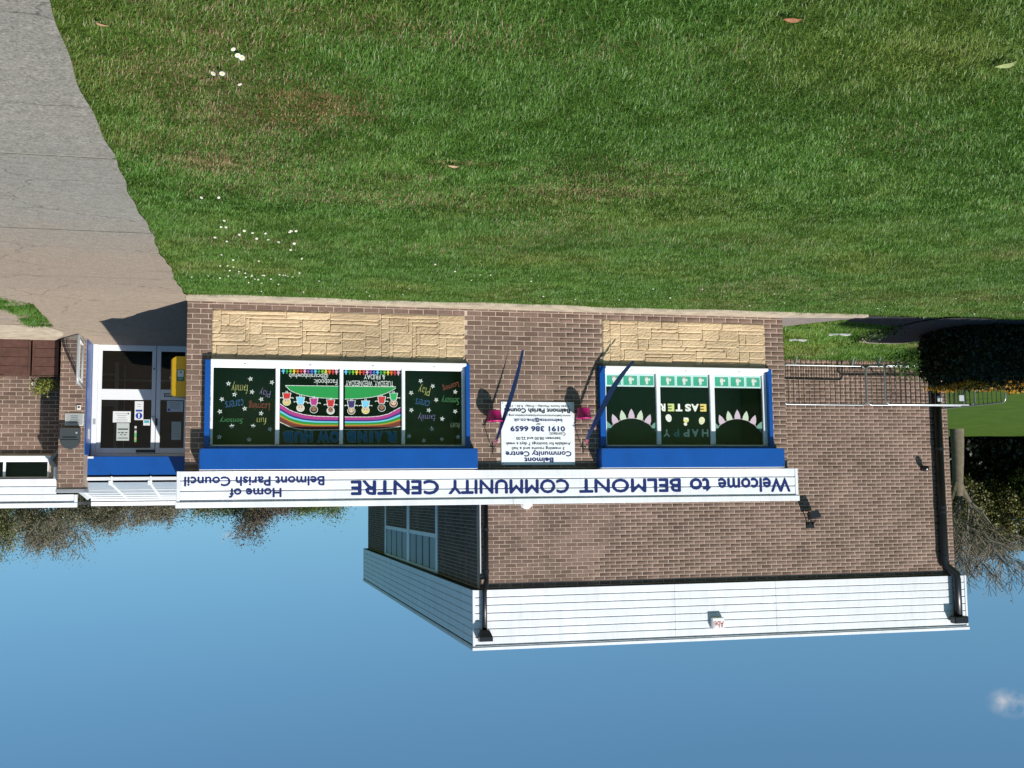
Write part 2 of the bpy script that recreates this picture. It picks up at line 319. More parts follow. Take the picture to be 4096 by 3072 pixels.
def sheet(name, poly_fn, mt, lift, parent=None, nx=10, nyy=24):
    """sheet between x edges given by poly_fn(y) -> (xa, xb), draped on the ground"""
    y0, y1 = poly_fn.range; V, Fq = [], []
    for j in range(nyy+1):
        y = y0+(y1-y0)*j/nyy; xa, xb = poly_fn(y)
        for i in range(nx+1):
            x = xa+(xb-xa)*i/nx; V.append((x, y, float(gz(x, y))+lift))
    for j in range(nyy):
        for i in range(nx): a = j*(nx+1)+i; Fq.append((a, a+1, a+nx+2, a+nx+1))
    o = from_arrays(name, np.array(V), np.array(Fq), mt, smooth=True)
    if parent: adopt(o, parent)
    return o
def path_mat():
    m = bpy.data.materials.new('worn_concrete'); m.use_nodes = True; N, L = m.node_tree.nodes, m.node_tree.links
    p = N['Principled BSDF']; p.inputs['Roughness'].default_value = .9; p.inputs['Specular IOR Level'].default_value = .2
    g = N.new('ShaderNodeNewGeometry'); sx = N.new('ShaderNodeSeparateXYZ'); L.new(g.outputs['Position'], sx.inputs[0])
    mr = N.new('ShaderNodeMapRange'); mr.inputs[1].default_value = -7.6; mr.inputs[2].default_value = -4.6; L.new(sx.outputs[1], mr.inputs[0])
    def noise(sc, det=6, ro=.6):
        t = N.new('ShaderNodeTexNoise'); t.inputs['Scale'].default_value = sc; t.inputs['Detail'].default_value = det; t.inputs['Roughness'].default_value = ro; L.new(g.outputs['Position'], t.inputs['Vector']); return t.outputs[0]
    a = N.new('ShaderNodeMath'); a.operation = 'MULTIPLY_ADD'; L.new(noise(1.2), a.inputs[0]); a.inputs[1].default_value = .8; L.new(mr.outputs[0], a.inputs[2])
    a2 = N.new('ShaderNodeMath'); a2.operation = 'SUBTRACT'; a2.use_clamp = True; L.new(a.outputs[0], a2.inputs[0]); a2.inputs[1].default_value = .4
    mx = N.new('ShaderNodeMix'); mx.data_type = 'RGBA'; L.new(a2.outputs[0], mx.inputs[0]); mx.inputs[6].default_value = (.295, .275, .240, 1); mx.inputs[7].default_value = (.345, .275, .215, 1)
    cr = N.new('ShaderNodeValToRGB'); L.new(noise(58, 5, .85), cr.inputs[0]); e = cr.color_ramp.elements; e[0].position = .38; e[0].color = (.50, .50, .50, 1); e[1].position = .64; e[1].color = (1.55, 1.55, 1.52, 1)
    cr2 = N.new('ShaderNodeValToRGB'); L.new(noise(13, 9, .95), cr2.inputs[0]); e = cr2.color_ramp.elements; e[0].position = .36; e[0].color = (.66, .66, .66, 1); e[1].position = .66; e[1].color = (1.32, 1.32, 1.29, 1)
    m1 = N.new('ShaderNodeMix'); m1.data_type = 'RGBA'; m1.blend_type = 'MULTIPLY'; m1.inputs[0].default_value = .8; L.new(mx.outputs[2], m1.inputs[6]); L.new(cr.outputs[0], m1.inputs[7])
    m2 = N.new('ShaderNodeMix'); m2.data_type = 'RGBA'; m2.blend_type = 'MULTIPLY'; m2.inputs[0].default_value = 1; L.new(m1.outputs[2], m2.inputs[6]); L.new(cr2.outputs[0], m2.inputs[7])
    # fine cracks
    v = N.new('ShaderNodeTexVoronoi'); v.feature = 'DISTANCE_TO_EDGE'; v.inputs['Scale'].default_value = .55
    ad = N.new('ShaderNodeVectorMath'); ad.operation = 'ADD'; nt = N.new('ShaderNodeTexNoise'); nt.inputs['Scale'].default_value = 4; nt.inputs['Detail'].default_value = 5; L.new(g.outputs['Position'], nt.inputs['Vector'])
    scl = N.new('ShaderNodeVectorMath'); scl.operation = 'SCALE'; scl.inputs['Scale'].default_value = .35; L.new(nt.outputs['Color'], scl.inputs[0]); L.new(g.outputs['Position'], ad.inputs[0]); L.new(scl.outputs[0], ad.inputs[1]); L.new(ad.outputs[0], v.inputs['Vector'])
    cm = N.new('ShaderNodeMapRange'); cm.inputs[1].default_value = 0.0; cm.inputs[2].default_value = .008; cm.inputs[3].default_value = .45; cm.inputs[4].default_value = 1; L.new(v.outputs['Distance'], cm.inputs[0])
    m3 = N.new('ShaderNodeMix'); m3.data_type = 'RGBA'; m3.blend_type = 'MULTIPLY'; m3.inputs[0].default_value = .8; L.new(m2.outputs[2], m3.inputs[6]); L.new(cm.outputs[0], m3.inputs[7]); L.new(m3.outputs[2], p.inputs['Base Color'])
    b = N.new('ShaderNodeBump'); b.inputs['Strength'].default_value = .8; b.inputs['Distance'].default_value = .012; L.new(noise(58, 5, .85), b.inputs['Height']); L.new(b.outputs[0], p.inputs['Normal'])
    return m
PATH = path_mat()
JOINT = mat('joint_fill', (.42, .38, .31), .95, var=.2, vscale=30)
def edge_fn(y0, y1, fa, fb):
    f = lambda y: (fa(y), fb(y)); f.range = (y0, y1); return f
wob = lambda y: 9.45+.016*math.sin(y*2.1)+.008*math.sin(y*7.3+1)
path = sheet('path', edge_fn(-20, 5.2, lambda y: wob(y)+.03 if y < -.4 else 9.40, lambda y: 16.0), JOINT, .020, nx=4, nyy=250); struct(path)
for (a, b) in ((-20, -13.2), (-13.18, -9.72), (-9.69, -6.62), (-6.59, -2.3), (-2.285, 5.2)):
    sheet('slab', edge_fn(a, b, lambda y: wob(y)+.004 if y < -.4 else 9.385, lambda y: 15.98), PATH, .024, parent=path, nx=10, nyy=max(14, int((b-a)*9)))
CONC = mat('pale_concrete', (.44, .37, .28), .9, spec=.2, var=.28, vscale=5, bump=.6, bscale=40)
TARMAC = mat('side_path', (.20, .17, .155), .9, var=.15, vscale=8, bump=.5, bscale=80)
# pale apron in front of the entrance wing
struct(sheet('apron', edge_fn(2.86, 5.19, lambda y: 11.72+.5*max(0, y-4.3)*0+.12*math.sin(y*3), lambda y: 16.5), CONC, .030, nx=8, nyy=10))
# footing strip along the front block
def ragged(y):
    t = (y+.62)/.62
    return None
strip = MB(); nS = 60; P0 = []
for i in range(nS+1):
    x = -1.35+(9.42+1.35)*i/nS; d = .36+.05*math.sin(x*1.7)+.03*math.sin(x*5.1+1)+rnd.uniform(-.015, .015)
    if x < -.1: d = .36+.1*(x+.1)*-.3
    P0.append((x, -d))
vs = []; fs = []
for i, (x, y) in enumerate(P0):
    bk = -.004 if x > -.02 else min(.33, -.004+.0) if x > -.02 else max(-.25, -.02+.24*(x+0)/1.35)
    vs += [(x, y, float(gz(x, y))-.06), (x, y+.012, .055), (x, bk, .05), (x, bk, -.06)]
for i in range(nS):
    a, b = i*4, i*4+4; fs += [(a, b, b+1, a+1), (a+1, b+1, b+2, a+2), (a+2, b+2, b+3, a+3)]
strip.add(vs, fs, CONC); struct(strip.build('footing_strip'))
# dull triangle of side path left of the front block
sp = MB(); pts = [(-.02, -.02, 0), (-.02, 1.55, 0), (-.5, 1.0, 0), (-.9, .42, 0), (-1.25, .05, 0), (-1.33, -.2, 0)]
sp.add([(x, y, float(gz(x, y))+.012) for x, y, _ in pts], [(0, 1, 2, 3, 4, 5)], TARMAC); struct(sp.build('side_path'))
# curved concrete path end, shade painted near-black on its middle and the lawn-edge strip
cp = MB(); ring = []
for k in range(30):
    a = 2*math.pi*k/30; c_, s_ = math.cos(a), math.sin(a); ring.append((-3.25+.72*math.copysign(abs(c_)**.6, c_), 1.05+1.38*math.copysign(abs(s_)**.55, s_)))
cp.add([(-3.25+(x+3.25)*(.86 if y > 1.2 else 1.05), 1.0+(y-1.0)*(.90 if y > 1 else 1.12), float(gz(x, y))+.030) for x, y in ring], [tuple(range(30))], mat('painted_path_shade', (.022, .022, .024), .9, var=.15, vscale=8))
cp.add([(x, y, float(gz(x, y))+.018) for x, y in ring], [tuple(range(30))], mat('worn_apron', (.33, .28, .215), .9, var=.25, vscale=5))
cp.add([(x, y, float(gz(x, y))+.012) for x, y in ((-12, -.38), (-1.2, -.3), (-1.35, .25), (-2.6, .62), (-12, .7))], [(0, 1, 2, 3, 4)], mat('painted_path_shade', (.022, .022, .024), .9, var=.15, vscale=8))
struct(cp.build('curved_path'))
# ------------------------------------------------------------------ bricks
BR_H, BR_C, BR_L, BR_J = .0635, .075, .2135, .225
def brick_mesh():
    c = .004; h = BR_H/2; vs = []
    for (e, y) in ((0, 0.0), (c, -.006)):
        vs += [(-.5+e/.2, y, -h+e), (.5-e/.2, y, -h+e), (.5-e/.2, y, h-e), (-.5+e/.2, y, h-e)]
    me = bpy.data.meshes.new('brick'); me.from_pydata(vs, [], [(4, 5, 6, 7), (0, 1, 5, 4), (1, 2, 6, 5), (2, 3, 7, 6), (3, 0, 4, 7)]); me.materials.append(BRICK); me.update(); return me
BRICK_ME = brick_mesh()
def course_list(regions, zbase, holes=()):
    out = []
    for (x0, x1, za, zb) in regions:
        k0 = int(math.ceil((za-zbase)/BR_C-.35)); k1 = int(math.floor((zb-zbase)/BR_C-.6))
        for k in range(k0, k1+1):
            z = zbase+k*BR_C+BR_C/2; off = (k % 2)*BR_J/2
            n0 = int(math.floor((x0-off)/BR_J))-1; n1 = int(math.ceil((x1-off)/BR_J))+1
            for n in range(n0, n1):
                a = max(n*BR_J+off, x0); b = min(n*BR_J+off+BR_L, x1)
                if b-a < .035: continue
                if any(hx0 < (a+b)/2 < hx1 and hz0 < z < hz1 for hx0, hx1, hz0, hz1 in holes): continue
                out.append(((a+b)/2, z, b-a))
    return out
def lay(parent, bricks, y, limit, key=None):
    """bricks on a wall facing -Y: the largest seen ones as objects, the rest as one joined part"""
    bricks = sorted(bricks, key=key or (lambda b: (b[0]-CAM[0])**2))
    for (x, z, w) in bricks[:limit]:
        o = bpy.data.objects.new('brick', BRICK_ME); COL.objects.link(o); o.parent = parent
        o.location = (x, y+rnd.uniform(-.0012, .0012), z+rnd.uniform(-.001, .001)); o.scale = (w, 1, 1+rnd.uniform(-.02, .02)); o.rotation_euler = (rnd.uniform(-.01, .01), rnd.uniform(-.004, .004), rnd.uniform(-.004, .004))
    rest = bricks[limit:]
    if rest:
        V, Fq = brick_arrays([(x, y, z, w) for x, z, w in rest]); o = stuff(from_arrays('brickwork', V, Fq, BRICK)); o.parent = parent
def brick_arrays(lst, face='-y'):
    A = np.array(lst, float); n = len(A); c = .004; h = BR_H/2; T = np.zeros((n, 8, 3))
    jit = nrs.uniform(-.0012, .0012, n)
    for i, (sx, sz, fr) in enumerate([(-1, -1, 0), (1, -1, 0), (1, 1, 0), (-1, 1, 0), (-1, -1, 1), (1, -1, 1), (1, 1, 1), (-1, 1, 1)]):
        T[:, i, 0] = A[:, 0]+sx*(A[:, 3]/2-fr*c); T[:, i, 1] = A[:, 1]+(-.006+jit if fr else 0); T[:, i, 2] = A[:, 2]+sz*(h-fr*c)
    Fb = np.array([(4, 5, 6, 7), (0, 1, 5, 4), (1, 2, 6, 5), (2, 3, 7, 6), (3, 0, 4, 7)]); Fq = (np.arange(n)[:, None, None]*8+Fb[None]).reshape(-1, 4)
    return T.reshape(-1, 3), Fq

# ------------------------------------------------------------------ FRONT BLOCK
W = 9.408
ext = thing('front_block', 'single-storey brick front block with white welcome fascia, stone panels and blue shutter boxes', 'building', (4.7, 0, 0))
fwll = MB()
WINS = [(5.311, 9.07), (.325, 3.10)]
# wall backing with openings
fwll.box(0, .325, 0, .25, -.1, 2.55, MORTAR); fwll.box(.325, 3.10, 0, .25, -.1, .90, MORTAR); fwll.box(3.10, 5.311, 0, .25, -.1, 2.55, MORTAR)
fwll.box(5.311, 9.07, 0, .25, -.1, .90, MORTAR); fwll.box(9.07, W, 0, .25, -.1, 2.55, MORTAR)
fwll.box(.325, 3.10, 0, .25, 2.20, 2.55, MORTAR); fwll.box(5.311, 9.07, 0, .25, 2.20, 2.55, MORTAR)
fwll.box(W-.25, W, .25, 5.2, -.1, 2.55, MORTAR); fwll.box(0, .25, .25, 4.8, -.1, 2.55, MORTAR)
fw_o = fwll.build('front_wall', ext)
ZB = .007+.075
regs = [(0, .335, -.02, 2.53), (3.115, 5.32, -.02, 2.53), (9.06, W, -.02, 2.53), (.335, 3.115, -.02, .166), (5.32, 9.06, -.02, .166)]
lay(fw_o, course_list(regs, ZB-.075, holes=[(3.62, 4.74, 1.5, 2.42)]), 0.0, 300, key=lambda b: -b[0]*.2-b[2])
# hidden bricks behind the sign are left out; side bricks of the right return
tb = [(.11+.225*k+(i % 2)*.1125, ZB-.075+i*BR_C+BR_C/2) for i in range(34) for k in range(20)]
ms = MB()
for (yy, z) in tb: ms.box(W-.002, W+.006, yy, yy+BR_L, z-BR_H/2, z+BR_H/2, BRICK)
ms.build('return_brickwork', ext)['kind'] = 'stuff'
# stone panels
def stone_panel(x0, x1, z0, z1, parent):
    b = MB(); b.box(x0, x1, -.012, 0.0, z0, z1, STONE_JOINT); p = b.build('stone_panel', parent)
    cw, ch = .058, (z1-z0)/12; nx, nz = int(round((x1-x0)/cw)), 12; cw = (x1-x0)/nx; used = np.zeros((nx, nz), bool)
    for j in range(nz):
        for i in range(nx):
            if used[i, j]: continue
            for _ in range(40):
                h = rnd.choice([1, 1, 1, 1, 2, 2, 2, 3]); w = {1: rnd.randint(7, 17), 2: rnd.randint(5, 13), 3: rnd.randint(4, 7)}[h]
                if j+h <= nz and i+w <= nx and not used[i:i+w, j:j+h].any(): break
            else:
                h = 1; w = 1
                while i+w < nx and w < 8 and not used[i+w, j]: w += 1
                while j+h < nz and h < 3 and not used[i:i+w, j+h].any() and w <= 3: h += 1
            used[i:i+w, j:j+h] = True
            xa, xb, za, zb = x0+i*cw+.0025, x0+(i+w)*cw-.0025, z0+j*ch+.003, z0+(j+h)*ch-.003
            mx, mz = max(3, min(12, w*2)), max(3, h*3); vs = []; fs = []; base = rnd.uniform(.008, .018); tlt = rnd.uniform(-.004, .012); tx = rnd.uniform(-.006, .006)
            for a in range(mz+1):
                for c in range(mx+1):
                    u, v = c/mx, a/mz; ed = min(u, 1-u, v, 1-v) == 0
                    y = -.012-(0.0 if ed else base+tlt*(v-.5)*1.2+tx*(u-.5)+rnd.uniform(-.0035, .0035))
                    x_, z_ = xa+(xb-xa)*u, za+(zb-za)*v
                    if not ed:
                        k = .35; 
                        if a == 1: z_ = za+min(.012, (zb-za)/mz*.8)+rnd.uniform(0, .004)
                        if a == mz-1: z_ = zb-min(.010, (zb-za)/mz*.8)-rnd.uniform(0, .006)
                        if c == 1: x_ = xa+.010+rnd.uniform(0, .004)
                        if c == mx-1: x_ = xb-.010-rnd.uniform(0, .004)
                    vs.append((x_, y, z_))
            for a in range(mz):
                for c in range(mx): k = a*(mx+1)+c; fs.append((k, k+1, k+mx+2, k+mx+1))
            s = MB(); s.add(vs, fs, STONE); s.build('stone', p)
stone_panel(5.322, 9.058, .168, .852, ext); stone_panel(.338, 3.112, .168, .855, ext)
# windows
ART = {}
def window(x0, x1, panes, name='window'):
    w = MB(); y = .03
    # frame: head, sill rail, jambs and mullions
    w.box(x0, x1, -.005, .07, 2.135, 2.20, WHITE, .006); 
    w.box(x0, x1, -.012, .07, .965, 1.0, WHITE, .006)
    w.box(x0, panes[0][0], -.006, .069, 1.0, 2.135, WHITE, .006); w.box(panes[-1][1], x1, -.006, .069, 1.0, 2.135, WHITE, .006)
    o = w.build(name, ext)
    for (a, b) in zip(panes[:-1], panes[1:]):
        MB().box(a[1], b[0], -.014, .068, 1.0, 2.135, WHITE, .008).build('mullion', o)
    for (a, b) in panes:
        MB().add([(a-.003, y, .995), (b+.003, y, .995), (b+.003, y, 2.14), (a-.003, y, 2.14)], [(0, 1, 2, 3)], GLASS).build('pane', o)
        d = MB(); d.box(a, b, y-.016, y+.02, 1.0, 1.012, WHITE); d.build('bead', o)
    s = MB(); xa, xb = x0+.005, x1-.005                                   # sloping white sill with rounded nose
    prof = [(.06, .962), (-.014, .962), (-.085, .945), (-.1, .935), (-.1, .905), (-.09, .9), (.06, .9)]
    n = len(prof); s.add([(xa, p, z) for p, z in prof]+[(xb, p, z) for p, z in prof], [(i, n+i, n+(i+1) % n, (i+1) % n) for i in range(n)]+[tuple(range(n))[::-1], tuple(range(n, 2*n))], WHITE); s.build('sill', o)
    for k in range(len(panes)):
        c = (panes[k][0]+panes[k][1])/2; MB().box(c-.02, c+.02, -.062, -.05, .953, .960, SLATE).build('drain_slot', o)
    return o
LP = [(5.369, 6.24), (6.291, 7.163), (7.217, 8.086), (8.148, 9.029)]
SPN = [(.401, 1.239), (1.321, 2.166), (2.235, 3.065)]
w_long = window(5.311, 9.07, LP); w_short = window(.325, 3.10, SPN)
def shutter(o, bx0, bx1, rl, rr):
    b = MB(); b.box(bx0, bx1, -.25, -.002, 2.195, 2.496, BLUE, .008)
    h = b.build('shutter_box', o)
    for (sx, x) in ((1, bx0), (-1, bx1)):
        for z in (2.225, 2.468):
            k = MB(); k.tube([(x+sx*.022, -.254, z), (x+sx*.022, -.248, z)], .011, SLATE, 10); k.build('rivet', o)
    MB().box(bx0+.004, bx1-.004, -.246, -.02, 2.497, 2.502, WHITE).build('top_trim', o)  # white plate paints the sunlit top of the blue box
    MB().box(bx0+.1, bx1-.1, -.17, -.10, 2.160, 2.194, BLUE).build('shutter_slat', o)
    for (a, c) in (rl, rr): MB().box(a, c, -.09, -.001, .905, 2.194, BLUE, .006).build('guide_rail', o)
shutter(w_long, 5.180, 9.204, (5.262, 5.325), (9.070, 9.148)); shutter(w_short, .170, 3.243, (.270, .335), (3.102, 3.196))
# rooms behind the glass
for (a, b) in WINS:
    r = MB(); r.add([(a, .3, .5), (b, .3, .5), (b, 1.0, .5), (a, 1.0, .5), (a, .3, 2.5), (b, .3, 2.5), (b, 1.0, 2.5), (a, 1.0, 2.5)], [(0, 1, 2, 3), (4, 7, 6, 5), (0, 3, 7, 4), (1, 5, 6, 2), (2, 6, 7, 3)], DARK); r.build('room_interior', ext)
# fascia
fas = part_empty('fascia', ext)
FX0, FX1 = -.112, 9.508
def board_mesh(x0, x1, y, z0, z1, mt, lip=.022):
    b = MB(); prof = [(y+.03, z0), (y, z0), (y, z1-.030), (y+lip, z1-.012), (y+lip, z1), (y+.03, z1)]; n = len(prof)
    b.add([(x0, p, z) for p, z in prof]+[(x1, p, z) for p, z in prof], [(i, n+i, n+(i+1) % n, (i+1) % n) for i in range(n)]+[tuple(range(n))[::-1], tuple(range(n, 2*n))], mt); return b
for (a, b) in ((2.52, 2.660), (2.661, 2.807), (2.808, 2.945)):
    for (xa, xb) in ((FX0+.05, 4.395), (4.397, FX1-.05)): board_mesh(xa, xb, -.12, a, b, WHITE_BOARD).build('board', fas)
for (xa, xb) in ((FX0-.012, 4.62), (4.622, FX1+.012)): MB().box(xa, xb, -.142, -.08, 2.952, 3.036, WHITE_BOARD, .004).build('top_trim', fas)
for (xa, xb) in ((FX0, FX0+.048), (FX1-.048, FX1)): MB().box(xa, xb, -.128, -.06, 2.516, 2.95, WHITE_BOARD, .003).build('end_cap', fas)
MB().box(FX0, FX1, -.088, 5.0, 2.515, 2.519, SOFFIT).build('soffit', fas)
MB().box(FX0+.01, FX1-.01, -.088, 4.79, 2.53, 3.02, ROOF).build('roof', ext)
for i, t in enumerate((('Welcome', .03, 1.265, 2.672, 2.885), ('to', 1.40, 1.745, 2.672, 2.868), ('BELMONT', 1.91, 3.56, 2.672, 2.872), ('COMMUNITY', 3.735, 5.60, 2.672, 2.872), ('CENTRE', 5.755, 7.05, 2.672, 2.872),
           ('Home of', 8.055, 8.782, 2.768, 2.893), ('Belmont Parish Council', 7.443, 9.40, 2.598, 2.728))):
    text(t[0], t[1], t[2], t[3], t[4], -.1225, NAVY, parent=fas, thick=.0085 if i < 5 else .005)

# drawings on the long window (chalk pens on the panes)
GY_ = .0255
def cm(name, c): return mat('chalk_'+name, c, .8)
CW, CG, CY, CB, CP, CR = cm('white', (.66, .72, .68)), cm('green', (.08, .30, .11)), cm('yellow', (.42, .44, .14)), cm('blue', (.05, .16, .38)), cm('purple', (.20, .17, .34)), cm('red', (.34, .085, .055))
def star(x, z, r, o, rot, mt=None):
    b = MB(); pts = []
    for k in range(10):
        a = rot+math.pi*k/5; q = r*1.12 if k % 2 == 0 else r*.40; pts.append((x+q*math.cos(a), z+q*math.sin(a)))
    inner = [(x+(p[0]-x)*.42, z+(p[1]-z)*.42) for p in pts]
    for k in range(10): b.flat([pts[k], pts[(k+1) % 10], inner[(k+1) % 10], inner[k]], GY_, mt or CW)
    b.build('star', o)
def mapper(px0, px1, X0, X1, py0, py1): return lambda px, py: (X0+(px-px0)/(px1-px0)*(X1-X0), 1.0+(py-py0)/(py1-py0)*(2.125-1.0))
MR_ = mapper(486, 1372, 9.029, 8.148, 258, 1350)      # right-hand pane of the long window
for i, (a, b) in enumerate([(1013, 425), (1322, 470), (700, 495), (1037, 610), (788, 648), (1170, 713), (610, 718), (935, 847), (585, 892), (1170, 913), (757, 1097), (1057, 1095), (1300, 1137), (582, 1248), (1003, 1285)]):
    x, z = MR_(a, b); star(x, z, .036, w_long, rnd.uniform(0, 1.2))
def word(s, mp, ax, ay, bx, by, mt, o, rot=0):
    x0, z0 = mp(ax, ay); x1, z1 = mp(bx, by); text(s, min(x0, x1), max(x0, x1), min(z0, z1), max(z0, z1), GY_-.0005, mt, 'chalk_word', o, bold=-.022, shear=.15, rot=rot)
word('family', MR_, 745, 465, 975, 635, CY, w_long); word('Play', MR_, 1145, 550, 1305, 680, CP, w_long, -.1); word('carers', MR_, 660, 730, 915, 815, CB, w_long, .15)
word('Learning', MR_, 990, 735, 1295, 870, CR, w_long, -.03); word('Sensory', MR_, 585, 965, 910, 1060, CG, w_long); word('fun', MR_, 1110, 975, 1245, 1070, CY, w_long)
ML_ = mapper(220, 1022, 6.24, 5.369, 300, 1355)       # left-hand pane
for (a, b) in [(443, 458), (612, 530), (310, 628), (932, 607), (662, 725), (312, 873), (557, 873), (930, 887), (745, 993), (600, 1137), (280, 1240), (967, 1250), (740, 1283), (485, 1303)]:
    x, z = ML_(a, b); star(x, z, .036, w_long, rnd.uniform(0, 1.2))
word('Learning', ML_, 750, 470, 985, 580, CR, w_long, .33); word('Play', ML_, 412, 505, 580, 660, CY, w_long, -.12); word('Sensory', ML_, 738, 660, 985, 790, CG, w_long, -.03)
word('carers', ML_, 372, 720, 565, 800, CB, w_long, -.18); word('family', ML_, 402, 908, 645, 1025, CP, w_long, .02); word('fun', ML_, 865, 1050, 990, 1150, cm('dim', (.12, .18, .12)), w_long)
# rainbow, hill and children across the two middle panes
MA_ = mapper(142, 1885, 8.078, 6.296, 275, 1350)
def clipx(x): return x
RAIN = [('magenta', (.36, .03, .20)), ('indigo', (.03, .02, .16)), ('sky', (.14, .50, .68)), ('green', (.01, .24, .03)), ('yellow', (.40, .28, .02)), ('orange', (.30, .07, .01)), ('brown', (.13, .030, .012))]  # upper bands darkened in colour for the shade under the shutter
def arc_z(px, t):
    lo = np.interp(px, [142, 300, 480, 650, 1000, 1400, 1560, 1700, 1885], [785, 885, 935, 955, 962, 962, 950, 915, 815])
    hi = np.interp(px, [142, 300, 450, 600, 1000, 1400, 1600, 1760, 1885], [1040, 1115, 1145, 1150, 1143, 1138, 1132, 1115, 1090])
    return lo+(hi-lo)*t
TB = [0, .24, .36, .46, .62, .68, .74, 1.0]
PXS = list(np.linspace(142, 985, 14)), list(np.linspace(1066, 1885, 14))
for seg in PXS:
    for k, (nm, c) in enumerate(RAIN):
        rb = MB(); mt = mat('rainbow_'+nm, c, .8); n = len(seg)
        lo_ = [MA_(p, arc_z(p, TB[k])) for p in seg]; hi_ = [MA_(p, arc_z(p, TB[k+1])) for p in seg]
        vs = [(x, GY_, z) for x, z in lo_]+[(x, GY_, z) for x, z in hi_]; rb.add(vs, [(i+1, i, n+i, n+i+1) for i in range(n-1)], mt); rb.build('rainbow_band', w_long)
    for t in (0, 1): rb = MB(); rb.strip([MA_(p, arc_z(p, t)) for p in seg], .009, GY_-.001, CW); rb.build('rainbow_outline', w_long)
HG = mat('hill_green', (.008, .26, .05), .8)
def hill(px): return np.interp(px, [215, 300, 420, 600, 800, 985, 1066, 1250, 1450, 1600, 1720, 1805], [530, 610, 650, 685, 700, 705, 710, 702, 680, 645, 600, 545])
for seg in (np.linspace(215, 985, 12), np.linspace(1066, 1805, 12)):
    hl = MB(); n = len(seg); vs = [(MA_(p, 528)[0], GY_, MA_(p, 528)[1]) for p in seg]+[(MA_(p, hill(p))[0], GY_, MA_(p, hill(p))[1]) for p in seg]; hl.add(vs, [(i+1, i, n+i, n+i+1) for i in range(n-1)], HG)
    hl.strip([MA_(p, hill(p)) for p in seg], .008, GY_-.001, CW); hl.strip([MA_(p, 525) for p in seg], .008, GY_-.001, CW)
    hl.build('hill_drawing', w_long)
SK1, SK2 = mat('skin_pale', (.62, .48, .34), .8), mat('skin_brown', (.26, .13, .07), .8)
for (cx, hz, sk, hair, dress, hy) in [(235, 680, SK1, (.55, .45, .05), (.50, .02, .02), 745), (430, 735, SK1, (.55, .55, .5), (.16, .52, .72), 830), (620, 750, SK2, (.02, .015, .01), (.40, .03, .20), 850), (860, 770, SK2, (.55, .53, .48), (.48, .02, .02), 865),
        (1158, 780, SK1, (.16, .09, .05), (.03, .02, .12), 865), (1365, 780, SK1, (.60, .50, .05), (.16, .52, .72), 855), (1600, 715, SK2, (.02, .015, .01), (.48, .03, .03), 820), (1775, 665, SK1, (.22, .05, .02), (.02, .36, .09), 755)]:
    b = MB(); hm = mat('hair_%d' % cx, hair, .8); dm = mat('dress_%d' % cx, dress, .8); y = GY_-.001
    d0 = [(cx-36, hz-38), (cx+36, hz-38), (cx+52, hz+50), (cx-52, hz+50)]; d0 = [(cx-54, hz-46), (cx+54, hz-46), (cx+36, hz+48), (cx-36, hz+48)]
    ou = [MA_(cx+(p-cx)*1.18, hz+(q-hz)*1.14) for p, q in d0]; b.flat(ou, y, CW); b.flat([MA_(p, q) for p, q in d0], y-.001, dm)
    x, z = MA_(cx, hy); b.disc(x, z+.012, .060, .056, y-.0012, CW); b.disc(x, z+.012, .053, .049, y-.002, hm); b.disc(x, z+.0, .037, .037, y-.003, sk)
    for e in (-.018, .018): b.disc(x+e, z-.002, .007, .008, y-.004, mat('ink', (.01, .01, .01), .8), 8)
    b.strip([(x-.018, z-.03), (x, z-.037), (x+.018, z-.03)], .005, y-.004, mat('ink', (.01, .01, .01), .8))
    for s in (-1, 1):
        b.strip([MA_(cx+s*38, hz+25), MA_(cx+s*70, hz+15), MA_(cx+s*94, hz+22)], .012, y-.0005, CW); b.strip([MA_(cx+s*10, hz-38), MA_(cx+s*10, hz-75)], .009, y-.0005, CW)
    b.build('child_drawing', w_long)
# paper-chain people along the bottom of the middle panes
cc = [(.55, .35, .45), (.5, .03, .03), (.6, .12, .02), (.6, .48, .03), (.15, .38, .03), (.02, .25, .06), (.10, .42, .6), (.03, .14, .45), (.22, .05, .3)]
for seg in ((8.06, 7.235), (7.145, 6.31)):
    for k in range(16):
        x = seg[0]+(seg[1]-seg[0])*(k+.5)/16; z = 1.035; b = MB(); mt = mat('chain_%d' % (k % 9), cc[(15-k) % 9], .8); y = GY_-.001
        b.disc(x, z+.042, .011, .013, y, mt, 8); b.flat([(x-.011, z+.03), (x+.011, z+.03), (x+.014, z-.005), (x-.014, z-.005)], y, mt)
        b.flat([(x-.03, z+.022), (x+.03, z+.022), (x+.03, z+.01), (x-.03, z+.01)], y-.0003, mt)
        b.flat([(x-.014, z-.004), (x-.003, z-.004), (x-.01, z-.03), (x-.022, z-.03)], y, mt); b.flat([(x+.003, z-.004), (x+.014, z-.004), (x+.022, z-.03), (x+.01, z-.03)], y, mt); b.build('paper_chain_figure', w_long)
for s, a, mt in (('TUESDAY, WEDNESDAY', (1075, 430, 1772, 520), CW), ('& FRIDAY', (1340, 350, 1650, 420), CW), ('Facebook:', (620, 430, 955, 505), CW), ('@bcarainbowhub', (265, 335, 820, 425), CW)):
    x0, z0 = MA_(a[0], a[1]); x1, z1 = MA_(a[2], a[3]); text(s, min(x0, x1), max(x0, x1), z0, z1, GY_-.001, mt, 'chalk_word', w_long, bold=-.006)
RB = mat('rainbow_hub_blue', (.03, .13, .22), .8); RBO = mat('rainbow_hub_outline', (.22, .28, .26), .8)
